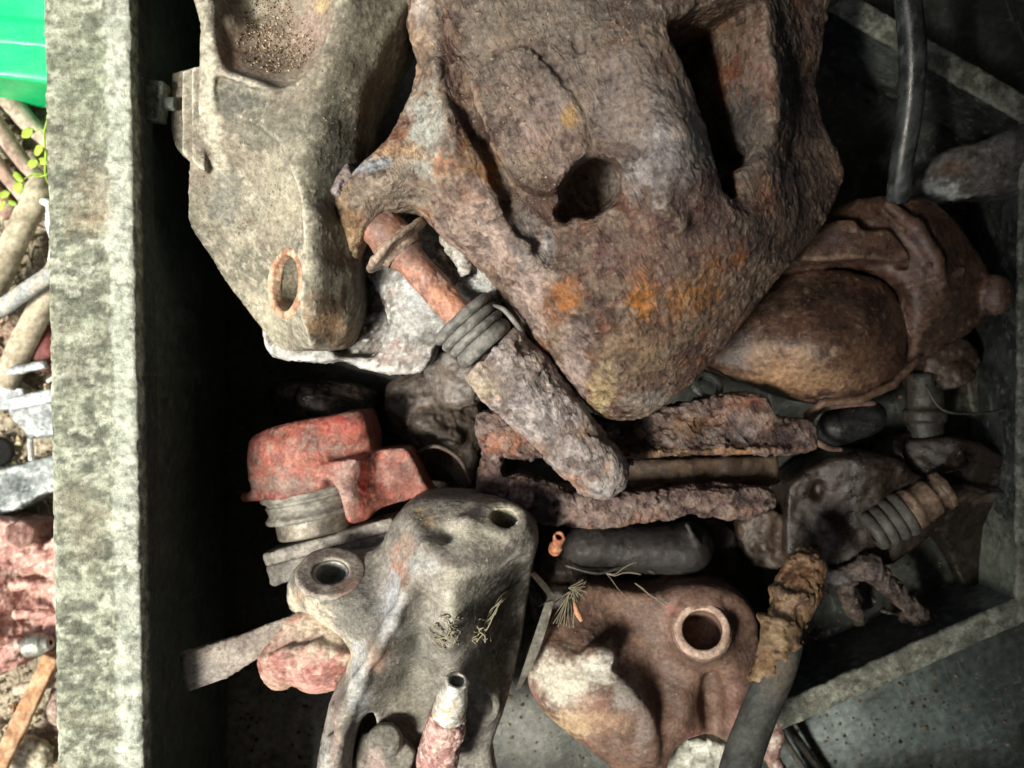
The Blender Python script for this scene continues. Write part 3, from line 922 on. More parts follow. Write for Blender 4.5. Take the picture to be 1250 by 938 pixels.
# ================================================================== THE BIG RUSTY CALIPER
big = thing('brake_caliper', 'biggest rust-scaled brake caliper with a round hole, on top of the pile', 'brake caliper', (760, 260, -20))
s = Sculpt(385, -50, 1045, 520, -20, 195, 2.4)
outl = [(502, -50, 100), (500, 0, 95), (497, 30, 90), (506, 62, 90), (508, 92, 85), (498, 135, 85), (480, 172, 80), (510, 235, 75), (540, 282, 70), (600, 342, 65), (640, 396, 60), (680, 448, 55), (712, 486, 55), (738, 509, 55), (765, 514, 55), (795, 504, 55), (830, 480, 55), (868, 446, 50), (905, 396, 45), (950, 340, 40), (985, 300, 35), (1012, 262, 30), (1030, 222, 30), (1027, 190, 30), (1008, 150, 35), (1000, 100, 45), (1008, 55, 50), (1018, 0, 55), (1025, -50, 55)]
hts = [(505, 30, 108), (512, 85, 104), (500, 150, 100), (525, 245, 88), (600, 322, 84), (650, 390, 78), (690, 440, 74), (735, 492, 72), (790, 492, 72), (865, 432, 64),
       (940, 345, 58), (1005, 262, 42), (1022, 200, 38), (990, 120, 48), (1005, 20, 50),
       (530, 20, 128), (535, 80, 136), (548, 140, 144), (575, 190, 148), (605, 240, 146), (640, 300, 140), (672, 352, 130), (705, 410, 118), (740, 465, 98),
       (556, 60, 112), (563, 110, 106), (592, 175, 104), (622, 225, 106), (648, 268, 114), (675, 310, 120),
       (600, 20, 134), (650, 30, 138), (610, 130, 132), (650, 180, 136), (700, 250, 128), (700, 20, 144), (740, 40, 156),
       (740, 100, 158), (770, 70, 170), (800, 120, 182), (835, 160, 188), (790, 190, 176), (845, 220, 186), (820, 260, 172), (760, 180, 158),
       (720, 300, 150), (770, 300, 158), (700, 350, 142), (760, 350, 152), (720, 400, 132), (780, 420, 124), (820, 360, 142), (880, 320, 132), (850, 400, 112), (750, 470, 96),
       (850, 280, 152), (900, 270, 142), (930, 300, 112), (950, 260, 104), (790, 20, 160), (830, 10, 150),
       (895, 60, 112), (890, 120, 92), (890, 180, 84), (930, 20, 132), (942, 80, 138), (945, 140, 132), (928, 200, 124), (905, 235, 120), (966, 100, 66), (972, 20, 66), (966, 180, 66), (975, 240, 70)]
s.slab(outl, hts, -10, 11, 6, smooth=3, c=7)
s.path([(534, -30, 138), (543, 40, 136), (556, 100, 130), (578, 165, 126), (606, 220, 124), (640, 272, 126), (668, 312, 126)], [8, 10, 12, 13, 13, 11, 7], 9, '-')
# raised pad between flank and hole
s.slab([(573, 92), (600, 72), (638, 56), (660, 72), (690, 112), (712, 150), (716, 190), (700, 215), (672, 235), (640, 225), (610, 190), (585, 140)],
       [(590, 100, 136), (638, 64, 148), (690, 130, 154), (708, 180, 150), (640, 150, 146), (600, 150, 136), (660, 215, 142)], 90, 4, 5)
s.path([s.on(590, 84, -1), s.on(637, 60, 0), s.on(668, 90, 0), s.on(702, 140, 0), s.on(714, 182, -1)], 3, 6)
# pit in the rough middle
s.ball((706, 52, 152), (9, 14, 12), 6, '-')
s.ball((672, 38, 148), (5, 5, 8), 4, '-')
s.ball((735, 90, 164), (12, 9, 7), 6, '-')
# long slot between the two fingers
s.slab([(808, 44), (832, 30), (858, 14), (872, 20), (878, 60), (882, 120), (890, 170), (900, 230), (893, 244), (878, 236), (872, 210), (868, 165), (852, 122), (832, 84)], 400, 8, 4, 10, '-', zref=120)
s.carve([(812, 46), (850, 22), (885, 5), (920, 0), (938, 30), (938, 90), (928, 160), (914, 212), (893, 240), (878, 235), (868, 170), (852, 122), (832, 84)],
        [(830, 60, 0), (850, 90, 10), (868, 50, 36), (875, 150, 30), (890, 220, 6), (900, 50, 84), (895, 110, 76), (898, 180, 62), (926, 40, 122), (930, 110, 118), (918, 170, 104), (910, 205, 80)], 4, 8, zref=120, c=8)
s.slab([(812, 46), (836, 35), (850, 52), (856, 100), (845, 110), (830, 84)], 400, -10, 4, 8, '-', zref=120)
# round hole
s.cone((716, 236, 0), (716, 234, 250), 28, 30, 7, '-', 1)
s.cone((728, 224, 0), (729, 222, 250), 27, 29, 7, '-', 1)
s.cone((690, 262, 0), (688, 258, 250), 10, 12, 6, '-', 1)
# ridges running down to the hole on its right
s.path([(765, 215, 164), (775, 250, 162), (790, 275, 160)], [5, 6, 4], 10)
s.path([(800, 150, 186), (815, 200, 182), (810, 250, 176), (832, 275, 166)], [6, 8, 6, 4], 14)
# lug
s.slab([(520, 118, 100), (500, 135, 90), (480, 170, 80), (450, 198, 75), (424, 224, 75), (402, 256, 70), (398, 284, 70), (410, 306, 70), (430, 320, 65), (441, 300, 60), (455, 280, 60), (480, 263, 60), (508, 257, 60), (528, 274, 60), (570, 300, 60), (600, 250, 90), (560, 150, 110)],
       [(500, 150, 110), (470, 190, 104), (430, 226, 96), (404, 262, 82), (406, 290, 74), (428, 312, 66), (440, 260, 96), (470, 230, 112), (500, 215, 114), (520, 190, 122), (500, 245, 90), (540, 250, 108), (580, 290, 100), (580, 220, 136), (470, 255, 82)],
       30, 10, 12)
s.slab([(444, 322), (455, 292), (478, 274), (506, 267), (522, 284), (515, 305), (480, 340)], 500, -60, 4, 6, '-', zref=60)
P_BIG = dict(relief=('2a1812', '9a8874', .5), edge=('c0b2a2', .5, .5), sat=1.12, val=.76, base='6b5146', layers=[('4a332c', 20, .51, .75), ('857462', 34, .50, .65), ('a09484', 11, .57, .6), ('3a2724', 8, .60, .6), ('8c5a3a', 28, .60, .55)], dust=('8f8678', .08),
    spots=[(600, 60, 130, (110, 70), '7b746a', .75), (720, 15, 140, (80, 40), '77726a', .7), (610, 200, 120, (46, 60), '807a6e', .5), (650, 110, 146, (45, 50), '86776f', .6), (655, 160, 146, (40, 40), 'a8948c', .6), (735, 110, 160, (70, 60), '938a86', .6),
           (690, 200, 150, (20, 20), 'b5a298', .5), (697, 145, 154, (10, 12), 'c0984e', .8),
           (820, 180, 185, (46, 66), 'b8b4b2', .9), (845, 120, 180, (26, 60), '8f8276', .6), (800, 60, 175, (36, 50), '8c7c6c', .6), (775, 120, 170, (30, 60), '9a8f8a', .5),
           (510, 50, 110, (16, 70), 'b79f88', .8), (520, 165, 110, (28, 52), 'b9beb6', .92), (490, 192, 105, (36, 12), 'c6a884', .85), (543, 205, 120, (22, 14), 'b98968', .8), (515, 15, 110, (12, 20), 'd0ccc6', .6),
           (548, 60, 120, (13, 60), '4a2a20', .9), (562, 130, 120, (16, 60), '4a2a20', .95), (592, 195, 118, (18, 44), '4a2a1c', .95), (640, 260, 118, (24, 40), '4a3024', .85), (600, 215, 130, (12, 26), 'b07a34', .8), (575, 185, 130, (12, 30), '9f763e', .6),
           (470, 235, 105, (60, 34), '8d8578', .8), (420, 285, 80, (26, 40), 'c2ab86', .8), (450, 205, 90, (44, 10), 'a9b4bc', .85), (430, 270, 90, (16, 16), 'b18a62', .6),
           (580, 275, 105, (50, 40), 'b29f94', .8), (610, 300, 100, (24, 36), 'c2b0a6', .75), (650, 360, 95, (22, 56), 'c4b2a8', .8), (700, 440, 85, (18, 44), 'b8a7a0', .75), (640, 290, 130, (16, 40), 'a2a09c', .6), (668, 300, 130, (10, 20), 'a9b0b4', .5),
           (735, 480, 85, (14, 34), 'c9b88c', .65), (690, 362, 130, (22, 20), 'b0703a', .8), (785, 358, 150, (17, 30), 'c88440', .9), (845, 362, 130, (40, 24), 'b07a46', .75), (905, 310, 130, (10, 16), 'b0713c', .6), (870, 330, 130, (22, 14), 'a87846', .5),
           (780, 450, 100, (50, 34), '8e7860', .6), (800, 490, 80, (40, 12), '8f8b86', .7), (770, 420, 120, (30, 20), 'a5896a', .5), (870, 250, 160, (60, 60), '5c4240', .6), (780, 310, 150, (60, 40), '6b4c48', .6),
           (930, 70, 130, (20, 46), 'a58577', .8), (895, 90, 95, (12, 30), '8c5134', .8), (905, 150, 90, (20, 60), '6d6c6c', .8), (930, 190, 125, (18, 44), '7a726a', .7), (980, 130, 70, (34, 140), '33231a', .95), (995, 230, 60, (44, 70), '38261d', .9), (960, 280, 90, (44, 44), '443024', .75), (955, 40, 90, (12, 60), '36261c', .8)])  # right flank: brown rust, painted extra dark for its shade
bigbody = solid('body', s, M['rust'], big, [('lump', 50, 1.6), ('crust', 30, 1.3), ('flake', 26, 1.8), ('lump', 11, .8), ('pit', 8, 1.4), ('grit', 3.5, 1.0)], P_BIG, 51, rel=4)
grains('grit', [(610, 40, 120, 90, 50), (640, 220, 120, 40, 30), (600, 130, 120, 40, 60), (760, 30, 140, 60, 30)], 1200, M['soil'], big,
       dict(cols=['8c8272', '6b6258', '7c7468', 'a59c8c', '4c443c'], ray=dropper(bigbody)), (0.5, 1.5), 8)
# bolt end behind the lug
s = Sculpt(380, 190, 450, 262, 20, 100, 1.8)
s.hexa((414, 226, 70), [-.5, .5, .6], 24, 14, 3)
solid('bolt_head', s, M['rust'], big, [('lump', 12, 2.5), ('pit', 9, 1.5)], dict(base='85777a', layers=[('5e5050', 10, .52, .7), ('a89a98', 8, .58, .6), ('8d7a5e', 14, .6, .5)]), 53)
# guide pin, washer, boot, sleeve - one line
axd = unit(W(738, 583, 62) - W(487, 303, 72))
A0 = (487, 303, 58)
at = lambda d: off(A0, axd, d)
RU = dict(sat=.75, base='8a5c48', layers=[('b0704c', 20, .5, .8), ('6b4336', 12, .56, .6), ('b79a8c', 8, .6, .5)], spots=[(490, 300, 70, 42, '6c564c', .8), (545, 370, 70, 22, 'b87a54', .7)])
pin = lathe('guide_pin', at(-46), at(120), prof_pts([(4, 1), (4, 20), (10, 24), (34, 26), (38, 23), (50, 22), (58, 22), (66, 18.5), (172, 18.5), (172, 1)], 2.5), M['rustsoft'], big, 56, RU, 5, [('lump', 14, 2.4), ('pit', 8, 1.2), ('grit', 4, .8)])
lathe('washer', at(-7), at(2), prof_pts([(-8, 24), (0, 30), (0, 42), (1.5, 45), (5, 45), (7, 42), (9, 28), (16, 24)], 2), M['rustsoft'], big, 72, dict(base='8f7a66', layers=[('5c463a', 12, .52, .7), ('bca888', 8, .58, .6)]), 6, [('lump', 16, 3.4), ('pit', 8, 1.2)])
PR = dict(base='5b5b56', layers=[('7f7f78', 14, .5, .7), ('3a3936', 9, .58, .6), ('a09e92', 6, .62, .4)])
boot = thing  # (kept simple: ribs are separate rings of rubber)
bt = lathe('rubber_boot', at(104), at(160), prof_pts([(0, 22), (2, 31), (52, 33), (54, 20)], 3), M['rubber'], big, 56, PR, 7, [('lump', 14, 1.2)])
for i, (d, R, w) in enumerate([(110, 43, 6.5), (122, 41, 6.0), (133, 40, 5.5), (147, 38, 9.5)]):
    pr = [(w * math.cos(a) + w, R - 8 + 8 * math.sin(a)) for a in np.linspace(math.pi, 0, 12)]
    pr = [(pr[0][0], R - 16)] + pr + [(pr[-1][0], R - 16)]
    o = lathe('boot_rib', at(d - w), at(d + 20), pr, M['rubber'], None, 64, PR, 60 + i, [('lump', 26, 1.0), ('grit', 4, .5)])
    # a rib is a sub-part of the boot
    o.parent = bt
    o.location = o.location - bt.location - big.location
s = Sculpt(548, 400, 790, 625, 0, 120, 2.2)
sl0, sl1 = at(158), at(372)
s.cone(at(160), at(212), 44, 43, 0, '+', 5)
s.cone(at(205), at(345), 42, 31, 10)
s.cone(at(300), at(350), 34, 31, 10)
s.cone(off(at(215), [.7, .7, 0], 14), off(at(260), [.7, .7, 0], 10), 28, 22, 14)
s.cone(off(at(150), axd, 0), off(at(176), axd, 0), 33, 33, 2, '-', 1)
solid('pin_sleeve', s, M['rust'], big, [('lump', 30, 3), ('crust', 24, 2.6), ('flake', 20, 2.4), ('lump', 9, 1), ('grit', 4, 1.0)],
      dict(relief=('3a2a22', 'a2968a', .55), base='85756e', layers=[('a79c96', 14, .5, .7), ('5a4840', 10, .57, .6), ('b98a62', 20, .6, .6), ('c9c0ba', 7, .6, .5)],
           spots=[(590, 470, 90, (26, 22), 'bca884', .7), (650, 500, 90, (34, 30), 'aaa4a0', .6), (690, 590, 60, (20, 14), 'b98460', .8), (650, 550, 60, (24, 14), 'b3896c', .7), (630, 420, 90, (16, 16), '6a5548', .7), (735, 590, 60, (16, 14), 'a8a49e', .7)]), 57)
# broken thin edge of the boot beside the flank
tube('boot_lip', [(598, 372, 70), (615, 378, 80), (632, 398, 78), (640, 410, 70)], [1, 3, 3, 1.5], M['rubber'], big, 8, 4, PR, 3)

# ================================================================== RED CALIPER WITH PISTON
t = thing('brake_caliper', 'red painted caliper with a ribbed grey piston, in the dark left of the middle', 'brake caliper', (400, 600, -185))
Zr = -105
s = Sculpt(285, 485, 545, 655, -190, -30, 2.3)
s.cone((372, 527, Zr), (386, 594, Zr), 72, 76, 0, '+', 16)
s.slab([(296, 548), (310, 530), (345, 518), (400, 508), (436, 501), (446, 508), (452, 540), (446, 562), (402, 574), (345, 588), (302, 604)],
       [(310, 560, -56), (370, 540, -36), (430, 525, -40), (400, 565, -40), (440, 550, -52), (340, 590, -52)], -150, 14, 10)
s.slab([(393, 566), (446, 557), (452, 552), (490, 548), (503, 560), (516, 590), (525, 606), (500, 612), (462, 622), (448, 634), (428, 636), (420, 606), (408, 585), (396, 582)],
       [(410, 570, -30), (440, 560, -30), (430, 600, -26), (436, 628, -30), (452, 590, -52), (480, 575, -56), (505, 590, -62), (500, 605, -66), (450, 560, -50)], -130, 6, 6)
s.path([(300, 607, -78), (345, 602, -44), (392, 590, -36)], 7, 6)
solid('body', s, M['redpaint'], t, [('lump', 36, 1.2), ('crust', 18, .4), ('lump', 8, .4), ('grit', 3.5, .7)],
      dict(relief=('3e2622', 'a08474', .3), sat=.9, val=.72, base='a4584a', layers=[('b86a58', 26, .5, .8), ('6b3a34', 14, .55, .7), ('a08c80', 9, .58, .6)], dust=('9a8070', .12),
           spots=[(345, 590, -50, (50, 12), '8d7b70', .8), (420, 595, -30, (24, 40), 'b5948a', .75), (443, 590, -34, (5, 36), 'c4473a', .9), (408, 520, -40, (30, 14), 'b8473c', .7), (490, 585, -60, (30, 30), '8a5a50', .7)]), 71)
ax2 = unit(W(395, 672, Zr) - W(378, 590, Zr))
a2 = lambda d: off((379, 594, Zr), ax2, d)
PG = dict(base='6e6c62', layers=[('8f8d80', 12, .5, .7), ('45433c', 8, .57, .6)])
lathe('dust_boot', a2(0), a2(40), prof_pts([(0, 40), (0, 66), (5, 68), (9, 66), (11, 62), (14, 60), (17, 63), (20, 61), (26, 60), (29, 62), (34, 66), (38, 65), (40, 58), (40, 30)], 2), M['rubber'], t, 80, PG, 72, [('lump', 30, 1.6), ('grit', 5, .8)])
lathe('piston', a2(34), a2(72), prof_pts([(0, 30), (0, 55), (26, 55), (28, 53), (28, 20)], 3), M['steel'], t, 72, dict(base='5c564a', layers=[('837c6c', 14, .5, .6)]), 73)
px_ = unit([.955, .27, .02])
for nm, d, hw, hh, seed, rec in (('pad_backing_plate', 74, 88, 9, 74, dict(base='77736a', layers=[('9b968a', 14, .5, .6), ('56524a', 10, .57, .6)])), ('brake_pad', 96, 86, 14, 75, dict(base='5c5a54', layers=[('76736a', 18, .5, .6), ('8f8a7e', 6, .6, .5)]))):
    c3 = off(a2(d), px_, 20)
    s = Sculpt.box3(W(*c3) - 100, W(*c3) + 100, 2.4)
    s.obox(c3, px_, ax2, [hw, hh, 44], 3, 0)
    solid(nm, s, M['rustsoft'], t, [('lump', 30, 2.0), ('pit', 9, 1.2), ('grit', 4, .8)], rec, seed)

# ================================================================== PALE CALIPER WITH PLATE, LOWER LEFT
t = thing('brake_caliper', 'small pale red caliper with a flat grey plate sticking out, lower left', 'brake caliper', (330, 810, -80))
s = Sculpt(212, 735, 470, 862, -70, 50, 2.3)
s.slab([(220, 797), (290, 777), (352, 753), (420, 735), (450, 790), (350, 800), (313, 806), (275, 828), (229, 844)],
       [(225, 800, 22), (232, 838, 20), (290, 790, 16), (350, 760, 8), (320, 800, 14), (420, 760, 0)], 4, 3, 0, smooth=1)
solid('flat_plate', s, M['dusty'], t, [('lump', 26, 1.2), ('grit', 4, 1.2)], dict(base='877d74', layers=[('a39a8c', 20, .5, .7), ('6a605a', 12, .56, .6)], spots=[(245, 825, 20, (26, 22), 'a6a399', .6), (300, 780, 16, (40, 20), '75695f', .6)]), 81)
s = Sculpt(300, 735, 480, 862, -75, 60, 2.3)
s.slab([(312, 806), (316, 832), (325, 848), (343, 851), (352, 845), (372, 855), (400, 852), (435, 840), (470, 800), (450, 740), (360, 752), (330, 780)],
       [(320, 815, 20), (330, 843, 6), (355, 838, 8), (390, 848, 4), (430, 825, 6), (355, 815, 28), (390, 820, 30), (420, 800, 30), (350, 785, 20), (400, 770, 18), (440, 780, 10)], -60, 12, 6)
s.path([(352, 848, 4), (350, 825, 24)], 5, 8, '-')
s.path([(322, 806, 20), (350, 796, 30), (385, 790, 32), (425, 800, 30)], 5, 7)
solid('body', s, M['redpaint'], t, [('lump', 30, 1.4), ('crust', 16, .7), ('lump', 8, .5), ('grit', 3.5, .8)],
      dict(relief=('5e3a30', 'c8b8a0', .5), sat=.8, val=.9, base='a8685c', layers=[('c48378', 22, .48, .8), ('8a6a58', 12, .56, .7), ('b8ab92', 9, .56, .6)],
           spots=[(385, 770, 25, (60, 30), 'b7ad92', .8), (350, 790, 25, (26, 16), '8f6a60', .6), (330, 830, 15, (14, 22), '9a6a60', .7), (335, 845, 10, (20, 8), 'c69a78', .6), (375, 835, 25, (40, 18), 'c88a80', .6)]), 82)

# ================================================================== FRONT GREY CASTING
fr = thing('steering_knuckle', 'smooth grey casting with a washer-faced ear and a threaded hole, at the bottom', 'metal casting', (520, 780, -140))
s = Sculpt(340, 590, 675, 990, -120, 140, 2.2)
outl = [(388, 990, 0), (393, 930, 5), (398, 880, 10), (408, 845, 10), (420, 818, 0), (424, 806, -8), (405, 790, -15), (375, 765, -15), (352, 742, -15), (350, 715, -10), (358, 696, -10), (376, 684, -10), (402, 678, -15), (438, 678, -10), (462, 668, -5), (474, 648, 5), (482, 632, 10), (498, 616, 10), (520, 607, 10), (560, 606, 5), (600, 611, 5), (630, 621, 10), (652, 637, 15), (657, 655, 20), (653, 685, 10), (645, 740, -30), (636, 800, -40), (620, 860, -40), (600, 920, -20), (590, 990, -20)]
hts = [(402, 683, -14), (376, 690, -10), (438, 684, -8), (358, 714, 0), (362, 738, 4), (405, 722, 42), (380, 728, 34), (440, 728, 46), (400, 748, 40), (425, 770, 48), (448, 792, 58), (395, 780, -10), (418, 802, -6), (375, 758, -4),
       (470, 700, 30), (468, 740, 52), (484, 655, 36), (500, 630, 36), (530, 618, 30), (570, 618, 30), (610, 622, 28), (560, 640, 58), (600, 645, 60), (640, 650, 48), (652, 680, 20),
       (508, 690, 80), (496, 722, 80), (479, 756, 78), (458, 796, 76), (436, 836, 70), (418, 870, 58), (408, 920, 50), (400, 880, 26), (405, 975, 44),
       (515, 665, 72), (545, 690, 98), (575, 692, 98), (600, 684, 78), (550, 730, 104), (552, 760, 88), (572, 735, 72), (592, 735, 26), (612, 705, 30), (634, 700, -26), (622, 745, -40), (604, 800, -60),
       (522, 735, 62), (515, 775, 30), (500, 820, 8), (470, 860, 12), (548, 790, 66), (572, 790, 22), (560, 825, 14), (588, 800, -20), (540, 870, -6), (480, 920, -10), (560, 930, -30), (590, 870, -30), (440, 900, 8)]
s.slab(outl, hts, -90, 10, 6, smooth=3, c=8)
s.path([s.on(512, 692), s.on(498, 722), s.on(479, 758), s.on(457, 797), s.on(436, 836), s.on(419, 876, -2), s.on(407, 940, -3)], [5, 5, 5, 5, 6, 7, 9], 12)
s.path([s.on(505, 640, -3), s.on(520, 668, -3), s.on(548, 690, -3)], [7, 7, 5], 12)
s.ball(s.on(570, 650, -8), (14, 20, 12), 12)
s.ball(s.on(546, 646, 4), (9, 18, 10), 10, '-')
# threaded boss
bx = unit([0.06, .78, .62])
TB = s.on(615, 634, 4)
s.cone(off(TB, bx, -30), off(TB, bx, 2), 33, 27, 12, '+', 3)
s.cone(off(TB, bx, -40), off(TB, bx, 20), 14.5, 14.5, 2, '-', 1)
for j in range(7):
    s.ring(off(TB, bx, -1 - j * 5), bx, 15.5, 2.4, 1, '-')
# ear
be = unit([0.08, .84, .54])
EC = s.on(404, 702, 2, 10)
s.cone(off(EC, be, -34), off(EC, be, 2), 40, 40, 8, '+', 3)
s.cone(off(EC, be, -60), off(EC, be, 40), 20, 20, 2, '-', 1)
# slot at the bottom left, hollow round the bleeder
s.slab([(448, 868), (458, 878), (452, 960), (432, 960), (434, 900)], 300, -30, 3, 5, '-', zref=10)
s.ball(s.on(562, 872), (32, 42, 30), 12, '-')
s.ring(s.on(584, 858), unit([-.3, -.1, .9]), 24, 5, 6)
s.ball(s.on(600, 795), 8, 6)
# warts of weld on the lower edge
for q in ((403, 864, 5), (398, 902, 4)):
    s.ball(s.on(q[0] + 4, q[1]), q[2], 5)
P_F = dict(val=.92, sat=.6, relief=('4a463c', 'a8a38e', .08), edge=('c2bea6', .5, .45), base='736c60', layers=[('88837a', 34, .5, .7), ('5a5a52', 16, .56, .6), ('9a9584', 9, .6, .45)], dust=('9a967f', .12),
   spots=[(395, 755, 5, (26, 40), 'c2b592', .9), (430, 795, 10, (30, 24), 'b3aa8c', .85), (372, 715, 0, (10, 16), 'b58f60', .7), (360, 735, 0, (10, 20), 'd0c49c', .7),
          (490, 690, 40, (14, 24), 'a8714a', .85), (500, 665, 50, (12, 16), 'a08068', .7), (462, 800, 50, (12, 22), 'a4765a', .8), (478, 775, 50, (8, 24), 'a0744c', .6), (525, 638, 55, (12, 6), 'c29a50', .7), (510, 628, 55, (10, 6), 'b59a5a', .6),
          (480, 740, 60, (14, 44), '9aa3a8', .85), (440, 830, 60, (14, 50), '96a0a4', .8), (515, 685, 60, (26, 12), 'a5a9a4', .7), (412, 890, 40, (8, 50), '9b7a66', .6), (402, 930, 30, (8, 40), 'a9aca4', .7),
          (612, 750, 0, (34, 70), '2a2822', .92), (635, 700, 0, (20, 50), '2a2822', .8), (590, 730, 30, (16, 36), '3a3830', .7), (590, 645, 60, (44, 24), 'b5b094', .75), (617, 631, 58, (22, 14), 'b8b48c', .8), (552, 735, 95, (12, 40), 'b0ad98', .75), (570, 698, 95, (50, 9), 'b8b49c', .6), (560, 650, 60, (30, 20), 'b0ab90', .5), (560, 720, 60, (36, 30), '94917c', .7), (600, 640, 60, (26, 14), 'a8a48a', .6), (440, 745, 25, (30, 26), '55564f', .75), (520, 790, 20, (40, 44), '595a4e', .8), (500, 840, 5, (40, 40), '62624f', .6), (420, 730, 25, (20, 14), '5a5b52', .6)])  # dark spots on the right flank paint in its shade
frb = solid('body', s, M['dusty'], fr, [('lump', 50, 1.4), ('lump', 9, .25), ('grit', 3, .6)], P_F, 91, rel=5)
s = Sculpt.box3(W(*EC) - 52, W(*EC) + 52, 1.7)
s.cone(off(EC, be, 0), off(EC, be, 7), 43, 41, 0, '+', 2)
s.cone(off(EC, be, -20), off(EC, be, 20), 22, 21, 2, '-', 1)
solid('washer', s, M['dusty'], fr, [('lump', 16, 1.2)], dict(base='857c70', layers=[('a3988a', 12, .5, .7), ('6a6058', 10, .57, .6)], spots=[(430, 712, 15, (14, 14), 'a87f68', .6)]), 92)
s = Sculpt.box3(W(*EC) - 40, W(*EC) + 40, 1.7)
s.cone(off(EC, be, -34), off(EC, be, 4), 22.5, 22.5, 0, '+', 1)
s.cone(off(EC, be, -28), off(EC, be, 20), 17.5, 18.5, 1, '-', 1)
solid('bushing', s, M['steel'], fr, [], dict(base='8d9188', layers=[('b0b5ac', 10, .5, .7)]), 93)
grains('grit', [(560, 650, 60, 90, 40), (500, 780, 30, 90, 90), (430, 740, 20, 40, 30)], 420, M['soil'], fr,
       dict(cols=['b6b2a2', '95907c', 'a29c86'], ray=dropper(frb)), (0.4, 1.1), 9)
# bleeder screw in two colours
b0, b1 = W(531, 940, 0), W(558, 830, 78)
L = np.linalg.norm(b1 - b0)
s = Sculpt.box3(np.minimum(b0, b1) - 30, np.maximum(b0, b1) + 30, 1.7)
ub = unit(b1 - b0)
q = lambda d: off((531, 940, 0), ub, d)
s.cone(q(0), q(L - 62), 25, 22, 0, '+', 5)
s.cone(q(L - 66), q(L - 60), 19, 19, 3, '+', 2)
bl = solid('bleeder_screw', s, M['redpaint'], fr, [('lump', 16, 3.4), ('crust', 12, 1.6), ('grit', 4, .8)], dict(base='9a6a64', layers=[('b98f84', 16, .48, .8), ('6e4438', 10, .56, .7), ('cbbfa8', 8, .58, .6)]), 94)
s = Sculpt.box3(np.minimum(b0, b1) - 30, np.maximum(b0, b1) + 30, 1.6)
s.cone(q(L - 60), q(L - 30), 20, 18, 0, '+', 2)
s.cone(q(L - 34), q(L - 12), 18, 14, 3, '+', 3)
s.cone(q(L - 16), q(L), 13.5, 13.5, 3, '+', 2)
s.cone(q(L - 26), q(L + 20), 8, 8, 1, '-', 1)
solid('bleeder_nipple', s, M['steel'], fr, [('lump', 14, 1.6), ('pit', 7, 1.0)], dict(base='b4b3a4', layers=[('d6d6cc', 10, .48, .8), ('b59a6a', 12, .56, .7), ('70695c', 8, .6, .6)]), 95)
# hex bolt at the very bottom
s = Sculpt(425, 850, 520, 975, -70, 60, 2.0)
hb = unit([.02, .25, .95])
s.hexa((470, 925, -10), hb, 35, 26, 3)
s.cone(off((470, 905, 14), hb, 0), off((470, 903, 14), hb, 14), 22, 19, 4, '+', 3)
solid('hex_bolt', s, M['dusty'], fr, [('lump', 20, 1.6), ('grit', 5, .8)], dict(base='66645a', layers=[('7f7c70', 14, .5, .7)], spots=[(455, 930, 20, (20, 20), 'a89084', .7)]), 96)
# thin spring clips at its right side
for k_, (pp, w) in enumerate([([(671, 735, -30), (662, 765, -30), (650, 800, -32), (640, 825, -34), (632, 842, -34)], 7), ([(650, 700, -40), (672, 728, -34), (660, 740, -30)], 4)]):
    P = spline([W(*p) for p in pp], 6, closed=False)
    V = []
    for i, p in enumerate(P):
        ww = w * (0.55 + 0.45 * math.sin(math.pi * min(1, i / len(P) + .15)))
        V += [p + [-ww, 0, 5], p + [ww, 1, -3], p + [ww, 1, -6], p + [-ww, 0, 2]]
    F = []
    for i in range(len(P) - 1):
        for j in range(4):
            F.append([i * 4 + j, i * 4 + (j + 1) % 4, i * 4 + 4 + (j + 1) % 4, i * 4 + 4 + j])
    F += [[3, 2, 1, 0], [len(V) - 4, len(V) - 3, len(V) - 2, len(V) - 1]]
    V = np.array(V)
    link('spring_clip', V, F, M['steel'], fr, paint(V, V * 0, dict(base='7d7a6c', layers=[('a5a290', 12, .5, .7)]), 5), smooth=False)

# ================================================================== RUSTED FRAME IN THE MIDDLE
t = thing('caliper_carrier', 'rusty rectangular carrier frame with two long bars, across the middle of the pile', 'metal frame', (780, 560, -130))
s = Sculpt(575, 478, 1010, 652, -125, 10, 2.4)
s.slab([(582, 515), (592, 502), (640, 505), (700, 500), (760, 512), (820, 498), (880, 484), (935, 484), (948, 510), (992, 516), (1000, 540), (985, 552), (900, 552), (840, 555), (770, 557), (720, 552), (690, 556), (640, 560), (612, 556), (596, 545)],
       [(590, 520, -18), (620, 535, -8), (650, 550, -14), (700, 530, -20), (780, 520, -30), (790, 550, -12), (860, 510, -26), (930, 500, -10), (920, 530, -14), (900, 549, -6), (970, 540, -12), (840, 548, -8)], -70, 8, 6)
s.path([(640, 556, -14), (700, 553, -12), (780, 555, -8), (860, 551, -6), (960, 549, -8)], 5, 7)
s.slab([(586, 600), (600, 588), (636, 580), (670, 592), (700, 600), (760, 603), (820, 598), (900, 596), (940, 600), (950, 620), (920, 634), (860, 633), (800, 636), (740, 645), (700, 643), (660, 640), (640, 625), (600, 620)],
       [(600, 605, -44), (640, 595, -34), (680, 615, -32), (740, 625, -34), (800, 615, -40), (870, 615, -44), (930, 615, -50), (700, 636, -40), (860, 630, -48)], -100, 8, 6)
s.slab([(582, 520), (604, 515), (612, 560), (612, 600), (606, 635), (588, 640), (584, 600), (590, 560)], [(592, 530, -24), (600, 570, -36), (598, 610, -46), (596, 635, -60)], -100, 7, 8)
s.cone((757, 530, -30), (757, 560, -30), 16, 14, 8)
